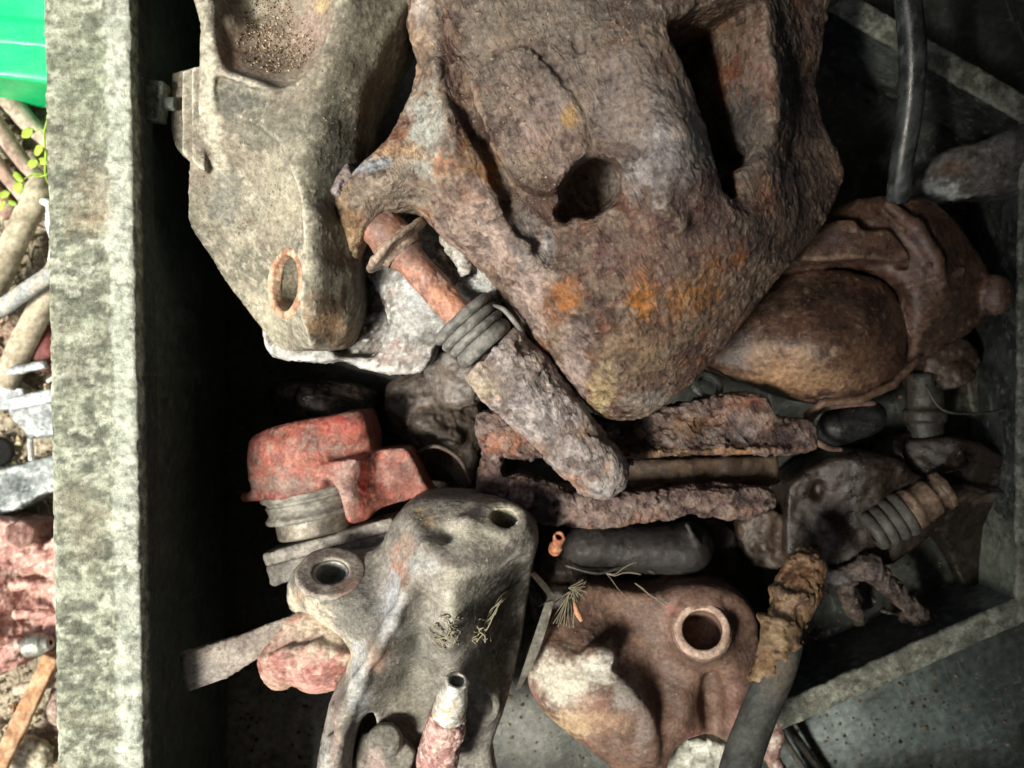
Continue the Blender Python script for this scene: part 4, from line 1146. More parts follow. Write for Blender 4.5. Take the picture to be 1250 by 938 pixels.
solid('body', s, M['rust'], t, [('lump', 30, 5), ('crust', 20, 3), ('flake', 18, 2.4), ('pit', 9, 2.4), ('grit', 5, 1.8)],
      dict(relief=('2a1a14', '96887c', .75), sat=.9, val=.85, base='5e4640', layers=[('7d6660', 18, .5, .7), ('3e2b28', 10, .56, .7), ('9c7458', 20, .6, .5)],
           spots=[(620, 540, -10, (34, 16), 'b06a40', .85), (650, 550, -10, (30, 12), 'a88474', .6), (780, 552, -8, (80, 6), 'c49a68', .8), (900, 550, -6, (60, 5), 'b98550', .8), (845, 518, -24, (30, 10), '9c6a34', .7), (910, 492, -14, (30, 12), '8a4526', .8), (910, 530, -14, (20, 12), '8f8482', .7),
                  (720, 620, -34, (80, 18), '85706c', .6), (850, 620, -44, (50, 12), '7f6558', .6)]), 101)
t = thing('brake_pad', 'brown worn pad lying inside the rusty frame in shadow', 'brake pad', (830, 580, -150))
s = Sculpt(755, 555, 960, 605, -150, -80, 3)
s.slab([(760, 562), (950, 556), (955, 590), (930, 600), (770, 600)], [(780, 575, -92), (900, 575, -90), (850, 592, -86)], -140, 6, 0, smooth=1)
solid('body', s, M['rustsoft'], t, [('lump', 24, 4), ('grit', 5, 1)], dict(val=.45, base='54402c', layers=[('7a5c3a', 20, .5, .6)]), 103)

# ================================================================== BROWN CALIPER, BOTTOM CENTRE
t = thing('brake_caliper', 'smooth brown caliper with a round bushed hole and a pale mottled lobe, bottom centre', 'brake caliper', (790, 820, -200))
s = Sculpt(628, 690, 945, 960, -200, -30, 2.3)
s.slab([(644, 822, -80), (652, 795, -80), (668, 770, -80), (700, 745, -80), (720, 715, -90), (765, 722, -95), (800, 722, -95), (832, 712, -90), (870, 712, -90), (905, 726, -95), (926, 760, -95), (926, 820, -95), (915, 870, -95), (912, 925, -95), (885, 905, -90), (845, 900, -90), (820, 915, -90), (805, 960, -90), (760, 945, -85), (715, 910, -80), (675, 880, -80), (650, 850, -80)],
       [(655, 820, -70), (680, 860, -64), (720, 900, -64), (770, 930, -66), (680, 800, -56), (720, 820, -44), (760, 850, -42), (790, 890, -50), (740, 780, -76), (800, 900, -60), (760, 800, -70), (770, 760, -92), (740, 735, -96), (800, 820, -84), (810, 860, -72), (830, 740, -70), (860, 725, -66), (895, 745, -72), (915, 780, -84),
        (857, 768, -56), (820, 790, -74), (850, 820, -74), (840, 860, -66), (830, 890, -62), (895, 820, -66), (900, 870, -66), (868, 850, -98), (868, 885, -90), (915, 850, -76), (790, 740, -88)], -170, 14, 8)
s.slab([(646, 822), (655, 800), (680, 790), (705, 800), (728, 790), (745, 800), (750, 815), (775, 840), (800, 875), (808, 920), (800, 945), (760, 938), (700, 900), (662, 866)],
       [(655, 822, -66), (680, 855, -50), (720, 890, -50), (770, 925, -54), (690, 815, -44), (735, 812, -42), (730, 850, -32), (770, 870, -34), (795, 900, -44)], -120, 12, 12)
hx = unit([-.12, .42, .9])
hc = (857, 770, -58)
s.cone(off(hc, hx, -40), off(hc, hx, 4), 42, 38, 12, '+', 4)
s.cone(off(hc, hx, -46), off(hc, hx, 30), 25, 26, 2, '-', 1)
s.path([(868, 825, -84), (866, 860, -92), (872, 890, -88)], [10, 13, 11], 12, '-')
s.ball((733, 800, -42), (20, 14, 12), 10)
brb = solid('body', s, M['rustsoft'], t, [('lump', 44, 2.4), ('lump', 10, .5), ('grit', 3.5, .7)],
      dict(edge=('b5a08c', .3, .45), relief=('4a3228', 'a08c7c', .2), sat=.85, val=.66, base='72584a', layers=[('8a6a56', 30, .5, .7), ('5d4638', 16, .56, .6)],
           spots=[(690, 830, -50, (44, 34), 'cfccb8', .9), (735, 810, -40, (34, 22), 'dad8c8', .9), (700, 880, -60, (40, 20), 'c9b084', .8), (740, 880, -40, (40, 18), 'ad8a6a', .7), (725, 860, -36, (26, 14), '9b6a50', .6), (765, 850, -40, (24, 24), 'a6a49c', .7), (785, 890, -44, (14, 34), '9a8f88', .6), (650, 850, -70, (10, 30), '8a5f54', .6),
                  (857, 768, -54, (48, 40), 'a98576', .55), (740, 770, -80, (26, 24), '3c2f2a', .7), (850, 900, -62, (20, 8), 'a06a60', .6), (900, 860, -66, (16, 40), '96685c', .6), (820, 745, -74, (12, 12), 'a86f60', .6)]), 111, rel=2)
s = Sculpt.box3(W(*hc) - 44, W(*hc) + 44, 1.7)
s.cone(off(hc, hx, 1), off(hc, hx, 9), 37, 34, 0, '+', 2)
s.cone(off(hc, hx, -20), off(hc, hx, 30), 24.5, 25.5, 3, '-', 1)
solid('bushing_ring', s, M['rustsoft'], t, [('lump', 14, 1.0)], dict(base='b09078', layers=[('c9b098', 10, .5, .7), ('8a6652', 12, .56, .6)]), 112)
grains('grit', [(700, 830, 0, 50, 40), (860, 830, 0, 50, 60), (770, 880, 0, 40, 40)], 320, M['soil'], t, dict(cols=['a69a88', '97887a'], ray=dropper(brb)), (0.4, 1.0), 19)
# pale block under it
s = Sculpt(800, 880, 935, 990, -230, -120, 3)
s.slab([(806, 925), (830, 908), (872, 905), (925, 930), (930, 990), (800, 990)], [(820, 930, -130), (870, 915, -132), (860, 960, -126), (920, 950, -140)], -220, 5, 0, smooth=2)
o = solid('stone_lump', s, M['dusty'], None, [('lump', 24, 4), ('crust', 14, 3)], dict(base='a6ab9c', layers=[('c9cdbd', 14, .5, .8), ('74786c', 10, .57, .6)]), 113)
tagit(o, 'pale grey crumbly lump at the bottom edge below the brown caliper', 'lump')

# ================================================================== DARK RUBBER CYLINDER
s = Sculpt(680, 625, 885, 730, -190, -90, 2.6)
s.cone((715, 668, -142), (838, 672, -135), 31, 34, 6)
s.cone((838, 665, -140), (846, 668, -138), 30, 28, 6)
s.path([(838, 640, -112), (850, 662, -106), (858, 690, -116)], 3, 5)
s.cone((850, 700, -150), (870, 712, -150), 14, 12, 8)
o = solid('rubber_buffer', s, M['rubber'], None, [('lump', 30, 2.5), ('grit', 5, .7)], dict(base='201d1c', layers=[('302c2a', 30, .5, .7), ('272423', 12, .56, .5)]), 121)
tagit(o, 'dark smooth rubber cylinder lying under the rusty frame', 'rubber cylinder')
# little orange pipe stub
t = thing('pipe_stub', 'little orange rusty pipe stub poking up next to the threaded hole', 'pipe stub', (682, 665, -60))
lathe('pipe', (677, 672, -50), (684, 652, -4), prof_pts([(0, 8), (14, 9), (18, 7), (34, 6), (40, 8), (46, 7), (46, 4), (20, 3)], 2), M['rustsoft'], t, 28, dict(sat=.75, base='a8683c', layers=[('8a4426', 8, .52, .7), ('d39a72', 6, .6, .5)]), 3, [('lump', 9, 1.8), ('pit', 6, .8)])

# ================================================================== BIG BROWN CALIPER ON THE RIGHT
t = thing('brake_caliper', 'large dark brown caliper with a smooth bulging cup, at the right behind the biggest one', 'brake caliper', (1050, 380, -200))
s = Sculpt(862, 215, 1245, 515, -200, 10, 2.6)
s.slab([(868, 440), (880, 410), (905, 380), (930, 352), (965, 332), (1010, 326), (1060, 330), (1098, 346), (1116, 380), (1121, 420), (1112, 452), (1078, 480), (1036, 494), (990, 490), (945, 474), (905, 460)],
       [(885, 430, -62), (930, 380, -50), (980, 350, -48), (1050, 350, -50), (1100, 380, -62), (1108, 430, -64), (1060, 470, -50), (1000, 480, -46), (940, 460, -50), (960, 420, -20), (1010, 410, -10), (1060, 410, -20), (1010, 450, -16), (1000, 380, -26)], -140, 16, 8)
s.slab([(1075, 236), (1130, 238), (1178, 270), (1212, 315), (1232, 352), (1226, 382), (1185, 415), (1130, 442), (1112, 400), (1100, 350), (1060, 328), (1000, 326), (930, 340), (950, 300), (1000, 270), (1035, 245)],
       [(1080, 245, -62), (1130, 250, -58), (1180, 290, -70), (1220, 350, -88), (1180, 405, -84), (1130, 430, -80), (1120, 280, -38), (1150, 320, -36), (1160, 360, -44), (1130, 390, -50), (1080, 290, -50), (1040, 290, -54), (980, 300, -60), (960, 325, -62), (1070, 322, -56), (1100, 330, -44)], -150, 14, 6)
s.path([(1085, 250, -50), (1118, 278, -34), (1140, 312, -32), (1150, 345, -38)], [6, 9, 9, 7], 9)
s.path([(1120, 262, -46), (1100, 285, -38), (1090, 300, -42)], 2.5, 3, '-')
s.path([(1100, 338, -44), (1130, 325, -30), (1162, 312, -42)], 3, 3, '-')
s.path([(1108, 350, -46), (1140, 340, -36), (1175, 330, -50)], 4, 5)
s.ball((1215, 360, -76), (20, 26, 20), 8)
# flange plate and the dark slots
s.slab([(985, 300), (1010, 272), (1050, 268), (1085, 280), (1112, 318), (1050, 316), (985, 318)], [(1000, 305, -34), (1050, 285, -30), (1090, 305, -32), (1050, 312, -28)], -60, 4, 5)
s.path([(985, 324, -44), (1030, 322, -40), (1080, 322, -42), (1112, 326, -48)], 5, 3, '-')
s.ball((1066, 272, -32), (20, 11, 26), 5, '-')
s.ball((1040, 283, -26), (12, 3, 8), 3, '-')
# rolled lip under the cup
s.path([(1119, 440, -62), (1090, 470, -54), (1050, 488, -50), (1005, 492, -50), (985, 506, -56), (982, 526, -62), (996, 543, -66)], [4, 5, 6, 5, 4, 4, 3], 3)
solid('body', s, M['greasy'], t, [('lump', 60, 2.4), ('lump', 12, .8), ('grit', 4.5, 1.0)],
      dict(relief=('2a1c14', '8a6c50', .25), edge=('8a6a4c', .5, .3), val=.8, base='54392a', layers=[('6b4a36', 30, .5, .7), ('3a271e', 18, .55, .6)],
           spots=[(1000, 360, -30, (110, 26), '2e2018', .8), (960, 445, -20, (40, 26), 'a87c4c', .85), (1000, 462, -20, (70, 20), 'b08450', .85), (1060, 440, -20, (40, 30), '7d5636', .6), (985, 430, -14, (12, 10), 'b5905c', .6), (930, 430, -30, (14, 14), '8a6d4c', .6), (1018, 430, -12, (9, 8), 'a88a6c', .7),  # top of the cup darkened in the colour for its shade
                  (1120, 300, -36, (34, 50), '6e5046', .7), (1150, 380, -60, (30, 40), '4c3a22', .6), (1020, 290, -34, (40, 16), '56403a', .7), (900, 415, -50, (20, 30), '4e4438', .6)]), 131)
# dark lower body of the clamp with strap
t = thing('hose_clamp', 'thin rolled strap loop hanging below the bulging cup', 'clamp', (1005, 530, -120))
tube('strap', [(1068, 492, -80), (1030, 494, -78), (1002, 500, -80), (988, 515, -84), (992, 533, -86), (1008, 546, -88), (1028, 549, -92)], [4, 4.5, 5, 5, 4.5, 4.5, 3], M['greasy'], t, 10, 5, dict(base='6b5142', layers=[('8a6d58', 10, .5, .6)]), 4)
s = Sculpt(985, 485, 1085, 565, -160, -90, 3)
s.cone((1020, 522, -130), (1060, 510, -130), 26, 24, 4)
solid('clamp_core', s, M['greasy'], t, [('lump', 18, 2)], dict(base='191a1a', layers=[('2a2c2c', 20, .5, .6)]), 5)

t = thing('pressed_ring', 'small bright pressed ring peeking out below the right flank of the biggest caliper', 'metal ring', (862, 468, -80))
lathe('ring', (862, 474, -70), (866, 468, -60), prof_pts([(0, 13), (0, 20), (4, 22), (8, 20), (8, 14)], 1.5), M['steel'], t, 40, dict(base='4d5252', layers=[('5b5a56', 8, .52, .7)]), 6, [('lump', 10, 1)])

# ================================================================== HOSE, GREY PART AND DARK CALIPER ON THE RIGHT
hz = thing('rubber_hose', 'black rubber hose hanging down at the upper right', 'hose', (1100, 120, -60))
tube('hose', [(1098, -60, 60), (1108, 0, 40), (1114, 60, 20), (1113, 110, 5), (1107, 160, -10), (1100, 205, -25), (1096, 245, -45)], [15, 15.5, 16, 15.5, 15, 14.5, 14], M['hose'], hz, 24, 6, dict(base='2b302d', layers=[('565e58', 30, .5, .5), ('787f78', 6, .66, .6)]), 7)
s = Sculpt(1105, 140, 1290, 262, -190, -60, 3)
s.slab([(1114, 248), (1118, 222), (1135, 198), (1160, 182), (1200, 172), (1285, 145), (1290, 225), (1200, 236), (1150, 250)],
       [(1125, 235, -110), (1150, 200, -96), (1190, 190, -88), (1240, 175, -84), (1200, 220, -100), (1160, 235, -112), (1270, 200, -100)], -170, 12, 0)
s.ball((1195, 184, -84), (10, 4, 8), 4, '-')
s.ball((1200, 218, -92), (10, 4, 8), 4, '-')
o = solid('control_link', s, M['greasy'], None, [('lump', 30, 4), ('lump', 9, 1.2)], dict(val=.8, base='5a5852', layers=[('7c7a72', 26, .5, .6), ('3f3c38', 14, .56, .6)], spots=[(1150, 235, -105, (40, 18), 'c0ccd0', .95), (1165, 205, -95, (24, 10), '8a6a50', .6)]), 141)
tagit(o, 'grey cast arm with a pale underside at the right edge beside the hose', 'metal arm')

t = thing('brake_caliper', 'black shadowed caliper with a ribbed boot, at the lower right by the tray wall', 'brake caliper', (1080, 620, -235))
s = Sculpt(985, 520, 1260, 740, -236, -90, 3)
s.slab([(955, 610), (985, 575), (1040, 552), (1100, 560), (1150, 590), (1150, 640), (1100, 690), (1030, 700), (960, 680)],
       [(1010, 600, -140), (1060, 580, -118), (1100, 600, -130), (1060, 640, -136), (1020, 640, -146)], -230, 14, 8)
s.slab([(1085, 548), (1110, 535), (1160, 534), (1200, 545), (1255, 590), (1250, 700), (1200, 730), (1170, 680), (1120, 620), (1090, 575)],
       [(1100, 555, -140), (1150, 560, -136), (1200, 590, -150), (1240, 605, -156), (1210, 640, -190), (1210, 700, -200), (1180, 620, -170)], -225, 8, 8)
s.path([(1160, 590, -140), (1200, 600, -140), (1255, 606, -146)], 4, 4)
s.cone((1010, 640, -150), (1060, 690, -160), 16, 12, 10)
s.ball((1000, 600, -140), (10, 14, 14), 6, '-')
s.ring((1136, 552, -134), unit([.05, .85, .5]), 44, 4, 3)
s.cone((1136, 552, -145), (1136, 548, -90), 34, 34, 4, '-', 2)
solid('body', s, M['greasy'], t, [('lump', 30, 4), ('lump', 9, 1.5)], dict(val=.45, base='3a2c1e', layers=[('4b3d30', 26, .5, .6), ('201b17', 14, .56, .6)], spots=[(1025, 600, -130, (16, 40), '5a4436', .6), (1220, 610, -155, (60, 10), '6d6046', .6)]), 151)
bp0, bp1 = (1062, 652, -128), (1152, 598, -118)
lathe('rubber_boot', bp0, (1108, 625, -122), bellows(bp0, (1108, 625, -122), 27, 33, 4, 6, 0.5, 10), M['rubber'], t, 44, dict(base='46443f', layers=[('5f5d57', 12, .5, .6)]), 8)
lathe('guide_pin', (1106, 626, -122), bp1, prof_pts([(0, 10), (0, 29), (12, 30), (18, 26), (40, 26), (44, 20), (50, 20), (54, 27), (62, 26), (62, 1)], 2.5), M['greasy'], t, 40, dict(base='6b5640', layers=[('94785a', 14, .5, .7), ('4a382a', 9, .57, .6)]), 9, [('lump', 16, 3)])

s = Sculpt(990, 672, 1175, 795, -236, -110, 2.4)
s.path([(1006, 706, -150), (1030, 703, -138), (1062, 694, -124)], [13, 12, 16], 8)
s.path([(1062, 694, -124), (1085, 715, -132), (1110, 738, -146), (1135, 762, -160), (1152, 776, -170)], [17, 12, 12, 14, 14], 8)
s.path([(1030, 715, -160), (1040, 740, -180), (1048, 758, -200)], [12, 10, 7], 8)
s.path([(1078, 746, -190), (1100, 752, -180), (1118, 768, -180)], [6, 5, 5], 5)
o = solid('rusty_fork', s, M['rust'], None, [('lump', 24, 5), ('crust', 16, 2.5), ('grit', 5, 1.5)], dict(relief=('2c2018', '94887a', .6), val=.8, base='5e4c40', layers=[('7f6c5c', 16, .5, .7), ('3c302a', 10, .56, .7)], spots=[(1018, 706, -140, (20, 12), '9a9c9c', .8), (1060, 695, -120, (20, 16), '94807a', .7), (1140, 770, -160, (24, 12), '8a6844', .7)]), 161)
tagit(o, 'crusty forked bracket lying over the tray floor near its lower edge', 'metal fork')
s = Sculpt(1095, 440, 1190, 545, -236, -130, 3)
s.cone((1128, 455, -175), (1130, 540, -175), 26, 24, 4, '+', 4)
s.cone((1129, 500, -175), (1129, 515, -175), 30, 30, 3, '+', 3)
o = solid('dark_bush', s, M['greasy'], None, [('lump', 18, 2)], dict(base='2f302b', layers=[('4a4036', 16, .5, .6)]), 171)
tagit(o, 'dark upright cylinder below the bulging cup, half lost in shadow', 'bush')

# ================================================================== ROD WITH RUSTED COLLAR
t = thing('tie_rod', 'long black rod with a rust-caked collar, standing at the lower right', 'rod', (930, 880, -120))
tube('shaft', [(893, 985, 40), (905, 930, 30), (925, 875, 18), (948, 820, 4), (962, 780, -8)], [24, 23, 22, 22, 20], M['rubber'], t, 28, 5, dict(base='3f423d', layers=[('565a52', 30, .5, .6), ('2c2d2a', 14, .56, .6)], spots=[(945, 815, 5, (24, 30), '6e6352', .8)]), 8, wob=.004)
s = Sculpt(905, 670, 1022, 850, -90, 40, 2.0)
s.cone((934, 838, 6), (956, 775, -8), 21.5, 23.5, 0, '+', 6)
s.cone((952, 780, -6), (976, 712, -24), 24, 26, 8, '+', 8)
for q in ((950, 760, -4, 26, 4), (966, 728, -14, 26, 5)):
    s.ring(q[:3], unit([.34, .9, -.2]), q[3] - 4, q[4], 9)
s.cone((975, 715, -24), (984, 692, -30), 26, 24, 8)
solid('rust_collar', s, M['rustsoft'], t, [('lump', 20, 3), ('crust', 14, 2.2), ('lump', 7, 1), ('grit', 4, 1.0)], dict(relief=('3c2c20', 'a08a66', .6), sat=.78, val=.85, base='76573a', layers=[('94703f', 18, .5, .7), ('54402e', 10, .55, .7), ('a88c5c', 8, .6, .5)], spots=[(975, 700, -10, (30, 16), '8c5c30', .7), (955, 770, 10, (20, 20), '8a744c', .6)]), 181)
for pp, r, cb, lab in (([(938, 870, -225), (965, 915, -240), (1000, 965, -250)], 5, '4e4a42', 'greyish thin strut nearest the black rod at the bottom edge'),
                       ([(950, 868, -225), (978, 908, -240), (1020, 965, -250)], 6, '24231f', 'blacker thin strut right beside the greyish one at the bottom edge')):
    tagit(tube('thin_strut', pp, r, M['greasy'], None, 8, 3, dict(base=cb), 3), lab, 'strut')
s = Sculpt(925, 860, 985, 960, -230, -110, 2.6)
s.path([(938, 872, -140), (948, 895, -136), (940, 920, -140), (955, 950, -150)], [10, 12, 9, 12], 6)
o = solid('rust_chunk', s, M['rustsoft'], None, [('lump', 16, 4), ('crust', 10, 2)], dict(base='7a5a50', layers=[('9a7a6c', 12, .5, .7), ('b9b5a4', 9, .6, .6)]), 182)
tagit(o, 'small pinkish rust chunk right of the foot of the black rod', 'rust chunk')

# ================================================================== SHADOWED CASTINGS DEEP IN THE CRATE
for i, (out_, h_, zb, lab, cb) in enumerate([
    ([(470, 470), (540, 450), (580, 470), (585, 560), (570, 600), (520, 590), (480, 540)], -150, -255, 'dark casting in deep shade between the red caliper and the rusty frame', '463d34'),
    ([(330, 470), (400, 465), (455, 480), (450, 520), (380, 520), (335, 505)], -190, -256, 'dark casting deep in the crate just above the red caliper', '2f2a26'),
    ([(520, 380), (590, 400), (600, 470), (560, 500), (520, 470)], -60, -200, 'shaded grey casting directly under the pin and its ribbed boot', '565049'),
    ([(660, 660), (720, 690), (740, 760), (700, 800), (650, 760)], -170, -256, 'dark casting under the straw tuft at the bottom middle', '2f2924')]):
    us = [p[0] for p in out_]; vs = [p[1] for p in out_]
    s = Sculpt(min(us) - 10, min(vs) - 10, max(us) + 10, max(vs) + 10, zb, h_ + 40, 3)
    uc, vc = sum(us) / len(us), sum(vs) / len(vs)
    s.slab(out_, [(p[0] * .85 + uc * .15, p[1] * .85 + vc * .15, h_ + 12 * math.sin(k * 2.1 + i)) for k, p in enumerate(out_)] + [(uc, vc, h_ + 20)], zb, 14, 4)
    s.cone((uc - 15, vc - 8, h_ + 10), (uc + 18, vc + 10, h_ + 14), 14, 12, 14)
    s.ball((uc + 12, vc - 12, h_ + 28), (12, 12, 16), 6, '-')
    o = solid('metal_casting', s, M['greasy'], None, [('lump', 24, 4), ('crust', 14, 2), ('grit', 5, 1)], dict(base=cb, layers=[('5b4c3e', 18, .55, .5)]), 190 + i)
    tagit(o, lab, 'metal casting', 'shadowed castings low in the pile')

# ================================================================== STRAW, WEB AND THREADS
def fibre_mass(name, strands, mat, r=0.7):
    Vs, Fs, k = [], [], 0
    for pts in strands:
        V, F = tube_vq(pts, r * (0.7 + 0.6 * rs.rand()), 4, True, 3, world=True)
        Vs.append(V); Fs += [[k + a for a in f] for f in F]; k += len(V)
    return link(name, np.concatenate(Vs), Fs, mat, None)
def squiggle(c, n, step, z, spread, seed, zamp=3):
    r_ = np.random.RandomState(seed)
    a = r_.rand() * 6.28
    p = W(c[0], c[1], z) + np.append(r_.randn(2) * spread * .4, 0)
    out = [p.copy()]
    for _ in range(n):
        a += r_.randn() * 0.9
        p = p + np.array([math.cos(a) * step, math.sin(a) * step, r_.randn() * zamp * .4])
        p[:2] += (W(c[0], c[1], z)[:2] - p[:2]) * 0.12
        out.append(p.copy())
    return out
def spread_pts(u, v, z, a, L, seed, bend=.3):
    r_ = np.random.RandomState(seed)
    p = W(u, v, z); out = [p.copy()]
    for _ in range(4):
        a += r_.randn() * bend
        p = p + np.array([math.cos(a), math.sin(a), r_.randn() * .25]) * L / 4
        out.append(p.copy())
    return out
drop_f = dropper(frb, 2.0)
def drape(pts, dr, lift=0.0):
    out = []
    for p in pts:
        q = dr(np.array(p))
        out.append(p if q is None else np.array([p[0], p[1], q[2] + lift + 1.5 + 2.0 * rs.rand()]))
    return out
st = [drape(squiggle((547, 762), 12, 5, 50, 8, 200 + i), drop_f) for i in range(6)] + [drape(squiggle((548, 778), 8, 6, 50, 12, 240 + i), drop_f) for i in range(4)]
o = fibre_mass('cobweb', st, M['fibre'], .85); tagit(o, 'knotted pale cobweb on the middle of the smooth grey casting', 'cobweb', kind='stuff')
st = [drape([W(582 + rs.randn() * 2, 784, 30), W(592 + rs.randn() * 3, 768, 30), W(602 + rs.randn() * 3, 750, 30), W(612 + rs.randn() * 3, 735, 30), W(622 + rs.randn() * 4, 728, 20)], drop_f) for i in range(7)] + [drape(squiggle((590, 770), 8, 5, 30, 7, 300 + i), drop_f) for i in range(6)]
o = fibre_mass('cobweb', st, M['fibre'], .8); tagit(o, 'stretched pale cobweb strand on the right flank of the smooth grey casting', 'cobweb', kind='stuff')
st = [spread_pts(700, 716, -50, -1.1 + 0.9 * rs.randn() * .5, 12 + 14 * rs.rand(), 400 + i) for i in range(16)] + [spread_pts(694, 718, -46, 0.2 + .5 * rs.randn(), 20 + 8 * rs.rand(), 430 + i) for i in range(6)] + [spread_pts(696, 722, -55, -1.9 + .3 * rs.randn(), 46, 450 + i, .12) for i in range(12)]
o = fibre_mass('straw_tuft', st, M['fibre'], .55); tagit(o, 'tuft of dry straw standing beside the pale mottled lobe', 'straw', kind='stuff')
o = tube('rust_flake', [(701, 735, -40), (705, 748, -34), (710, 758, -34)], [2, 4, 2.5], M['rustsoft'], None, 7, 4, dict(base='b5794a'), 4)
tagit(o, 'tiny orange rust flake caught in the straw tuft', 'rust flake')
st = [spread_pts(740, 700, -90, -.35 + .15 * rs.randn(), 46, 470 + i, .3) for i in range(3)] + [spread_pts(775, 712, -80, -.5, 50, 480 + i, .2) for i in range(2)]
o = fibre_mass('loose_thread', st, M['fibre'], .6); tagit(o, 'loose threads lying along the top of the brown caliper', 'thread', kind='stuff')
# small clutter in the dark gaps: wires, a washer, offcuts
rs = np.random.RandomState(77)
for i, (pp, r, cb, lab) in enumerate([
    ([(690, 690, -120), (730, 700, -110), (770, 690, -118), (800, 700, -120)], 2.4, '3a3632', 'thin dark wire along the underside of the rubber cylinder'),
    ([(1130, 470, -120), (1150, 500, -110), (1190, 505, -120), (1240, 498, -140)], 1.8, '46463a', 'pale bent wire right of the bulging cup'),
    ([(1000, 690, -150), (960, 720, -200), (930, 730, -220)], 4, '2e2a26', 'short dark wire between the rod collar and the frame'),
    ([(500, 560, -110), (530, 545, -100), (560, 560, -110), (575, 590, -120)], 3, '5a4a3c', 'curved rusty wire between the red caliper and the frame')]):
    o = tube('wire', pp, r, M['greasy'], None, 8, 5, dict(base=cb), 30 + i)
    tagit(o, lab, 'wire', 'loose wires in the pile')
for i, (out_, h_, lab, cb) in enumerate([
    ([(905, 640), (945, 622), (975, 650), (965, 690), (920, 690)], -170, 'dark brown offcut left of the black caliper, by the rod collar', '3f3228'),
    ([(860, 640), (900, 650), (905, 700), (870, 700)], -200, 'small dark offcut right of the rubber cylinder', '302c28'),
    ([(1180, 440), (1235, 430), (1240, 500), (1190, 510)], -215, 'flat greenish offcut on the tray floor right of the bulging cup', '474c3e'),
    ([(1150, 400), (1200, 430), (1180, 470), (1130, 470)], -150, 'dark brown offcut just below the knob of the bulging cup', '3c2e22')]):
    us = [p[0] for p in out_]; vs = [p[1] for p in out_]
    s = Sculpt(min(us) - 8, min(vs) - 8, max(us) + 8, max(vs) + 8, -240, h_ + 20, 3)
    s.slab(out_, [(p[0], p[1], h_ + 10 * math.sin(k * 2.3 + i)) for k, p in enumerate(out_)], -236, 7, 3)
    o = solid('metal_offcut', s, M['greasy'], None, [('lump', 20, 3), ('crust', 12, 2), ('grit', 5, 1)], dict(base=cb, layers=[('5b4a3a', 16, .54, .6)]), 230 + i)
    tagit(o, lab, 'offcut', 'offcuts in the dark gaps')

# ================================================================== OUTSIDE THE CRATE, LEFT
GZ = GROUND_Z + 8
def rot2(p, a):
    return (p[0] * math.cos(a) - p[1] * math.sin(a), p[0] * math.sin(a) + p[1] * math.cos(a))
# green plastic box corner
t = thing('plastic_box', 'bright green plastic box at the upper left corner outside the crate', 'plastic box', (10, 20, GZ))
s = Sculpt(-140, -160, 90, 104, GZ, -160, 3.5)
s.slab([(-140, -170), (92, -170), (92, 104), (-20, 92), (-140, 80)], -172, GZ, 6, 0, smooth=1)
solid('body', s, M['green'], t, [('lump', 60, 1.5)])
s = Sculpt(-140, -160, 92, 60, -176, -164, 3)
s.slab([(-140, -170), (88, -170), (88, 62), (-20, 52), (-140, 40)], -167, -176, 3, 0, smooth=1)
s.slab([(-140, -160), (86, -150), (84, 24), (-20, 14), (-140, 2)], -150, -170, 3, 3, '-', smooth=1)
solid('lid', s, M['green'], t, [('lump', 60, 1)])
# roots / coiled bark
roots = [([(-20, 90), (10, 120), (35, 150), (60, 172), (90, 190)], 15, 'a59882'), ([(-30, 120), (5, 165), (30, 200), (58, 225), (90, 240)], 13, 'a38774'), ([(-30, 165), (0, 205), (22, 232), (45, 255)], 12, 'b08a76'), ([(10, 92), (40, 112), (66, 128), (95, 135)], 9, '8a7c66'), ([(-30, 205), (-5, 235), (15, 262)], 13, 'b0806c')]
lb = ['thickest pale root nearest the green box', 'middle pinkish brown root curving under the seedling', 'short reddish brown root below the curving pair', 'thin grey root tucked under the corner of the green box', 'lowest stubby reddish root at the left picture edge']
for i, (p, r, cb) in enumerate(roots):
    o = tube('tree_root', [(a, b, GZ + 26 - 4 * abs(i - 1)) for a, b in p], [r * (1 + .12 * math.sin(j * 1.7 + i)) for j in range(len(p))], M['wood'], None, 18, 6, dict(base=cb, layers=[('7d6a58', 16, .54, .6), ('c9b89e', 12, .57, .5)]), 500 + i, wob=.03)
    tagit(o, lb[i], 'root', 'roots on the ground at the left')
# wooden poles and a grey pipe
def pole(nm, a, b, z0, z1, r0, r1, cb, lab, cat, seed, knots=True, grp=None):
    n = 7
    pts = [(a[0] + (b[0] - a[0]) * i / (n - 1), a[1] + (b[1] - a[1]) * i / (n - 1), z0 + (z1 - z0) * i / (n - 1)) for i in range(n)]
    rr = [(r0 + (r1 - r0) * i / (n - 1)) * (1 + (.06 if knots and i in (2, 5) else 0)) for i in range(n)]
    o = tube(nm, pts, rr, M['wood'] if knots else M['dusty'], None, 20, 5, dict(base=cb, layers=[('6e6450', 12, .58, .6), ('d2c9a8', 16, .55, .5)]), seed, wob=.012)
    tagit(o, lab, cat, grp)
pole('wooden_pole', (-30, 395), (56, 215), -270, -262, 21, 18, 'a59c7c', 'upper greenish wooden pole rising toward the seedling', 'pole', 510)
pole('wooden_pole', (4, 470), (76, 320), -280, -270, 19, 18, 'b5a888', 'lower pale wooden pole passing under the grey pipe', 'pole', 511)
pole('grey_pipe', (-30, 398), (86, 318), -238, -232, 13, 12, '9aa3a4', 'smooth blue-grey pipe crossing over the lower wooden pole', 'pipe', 512, False)
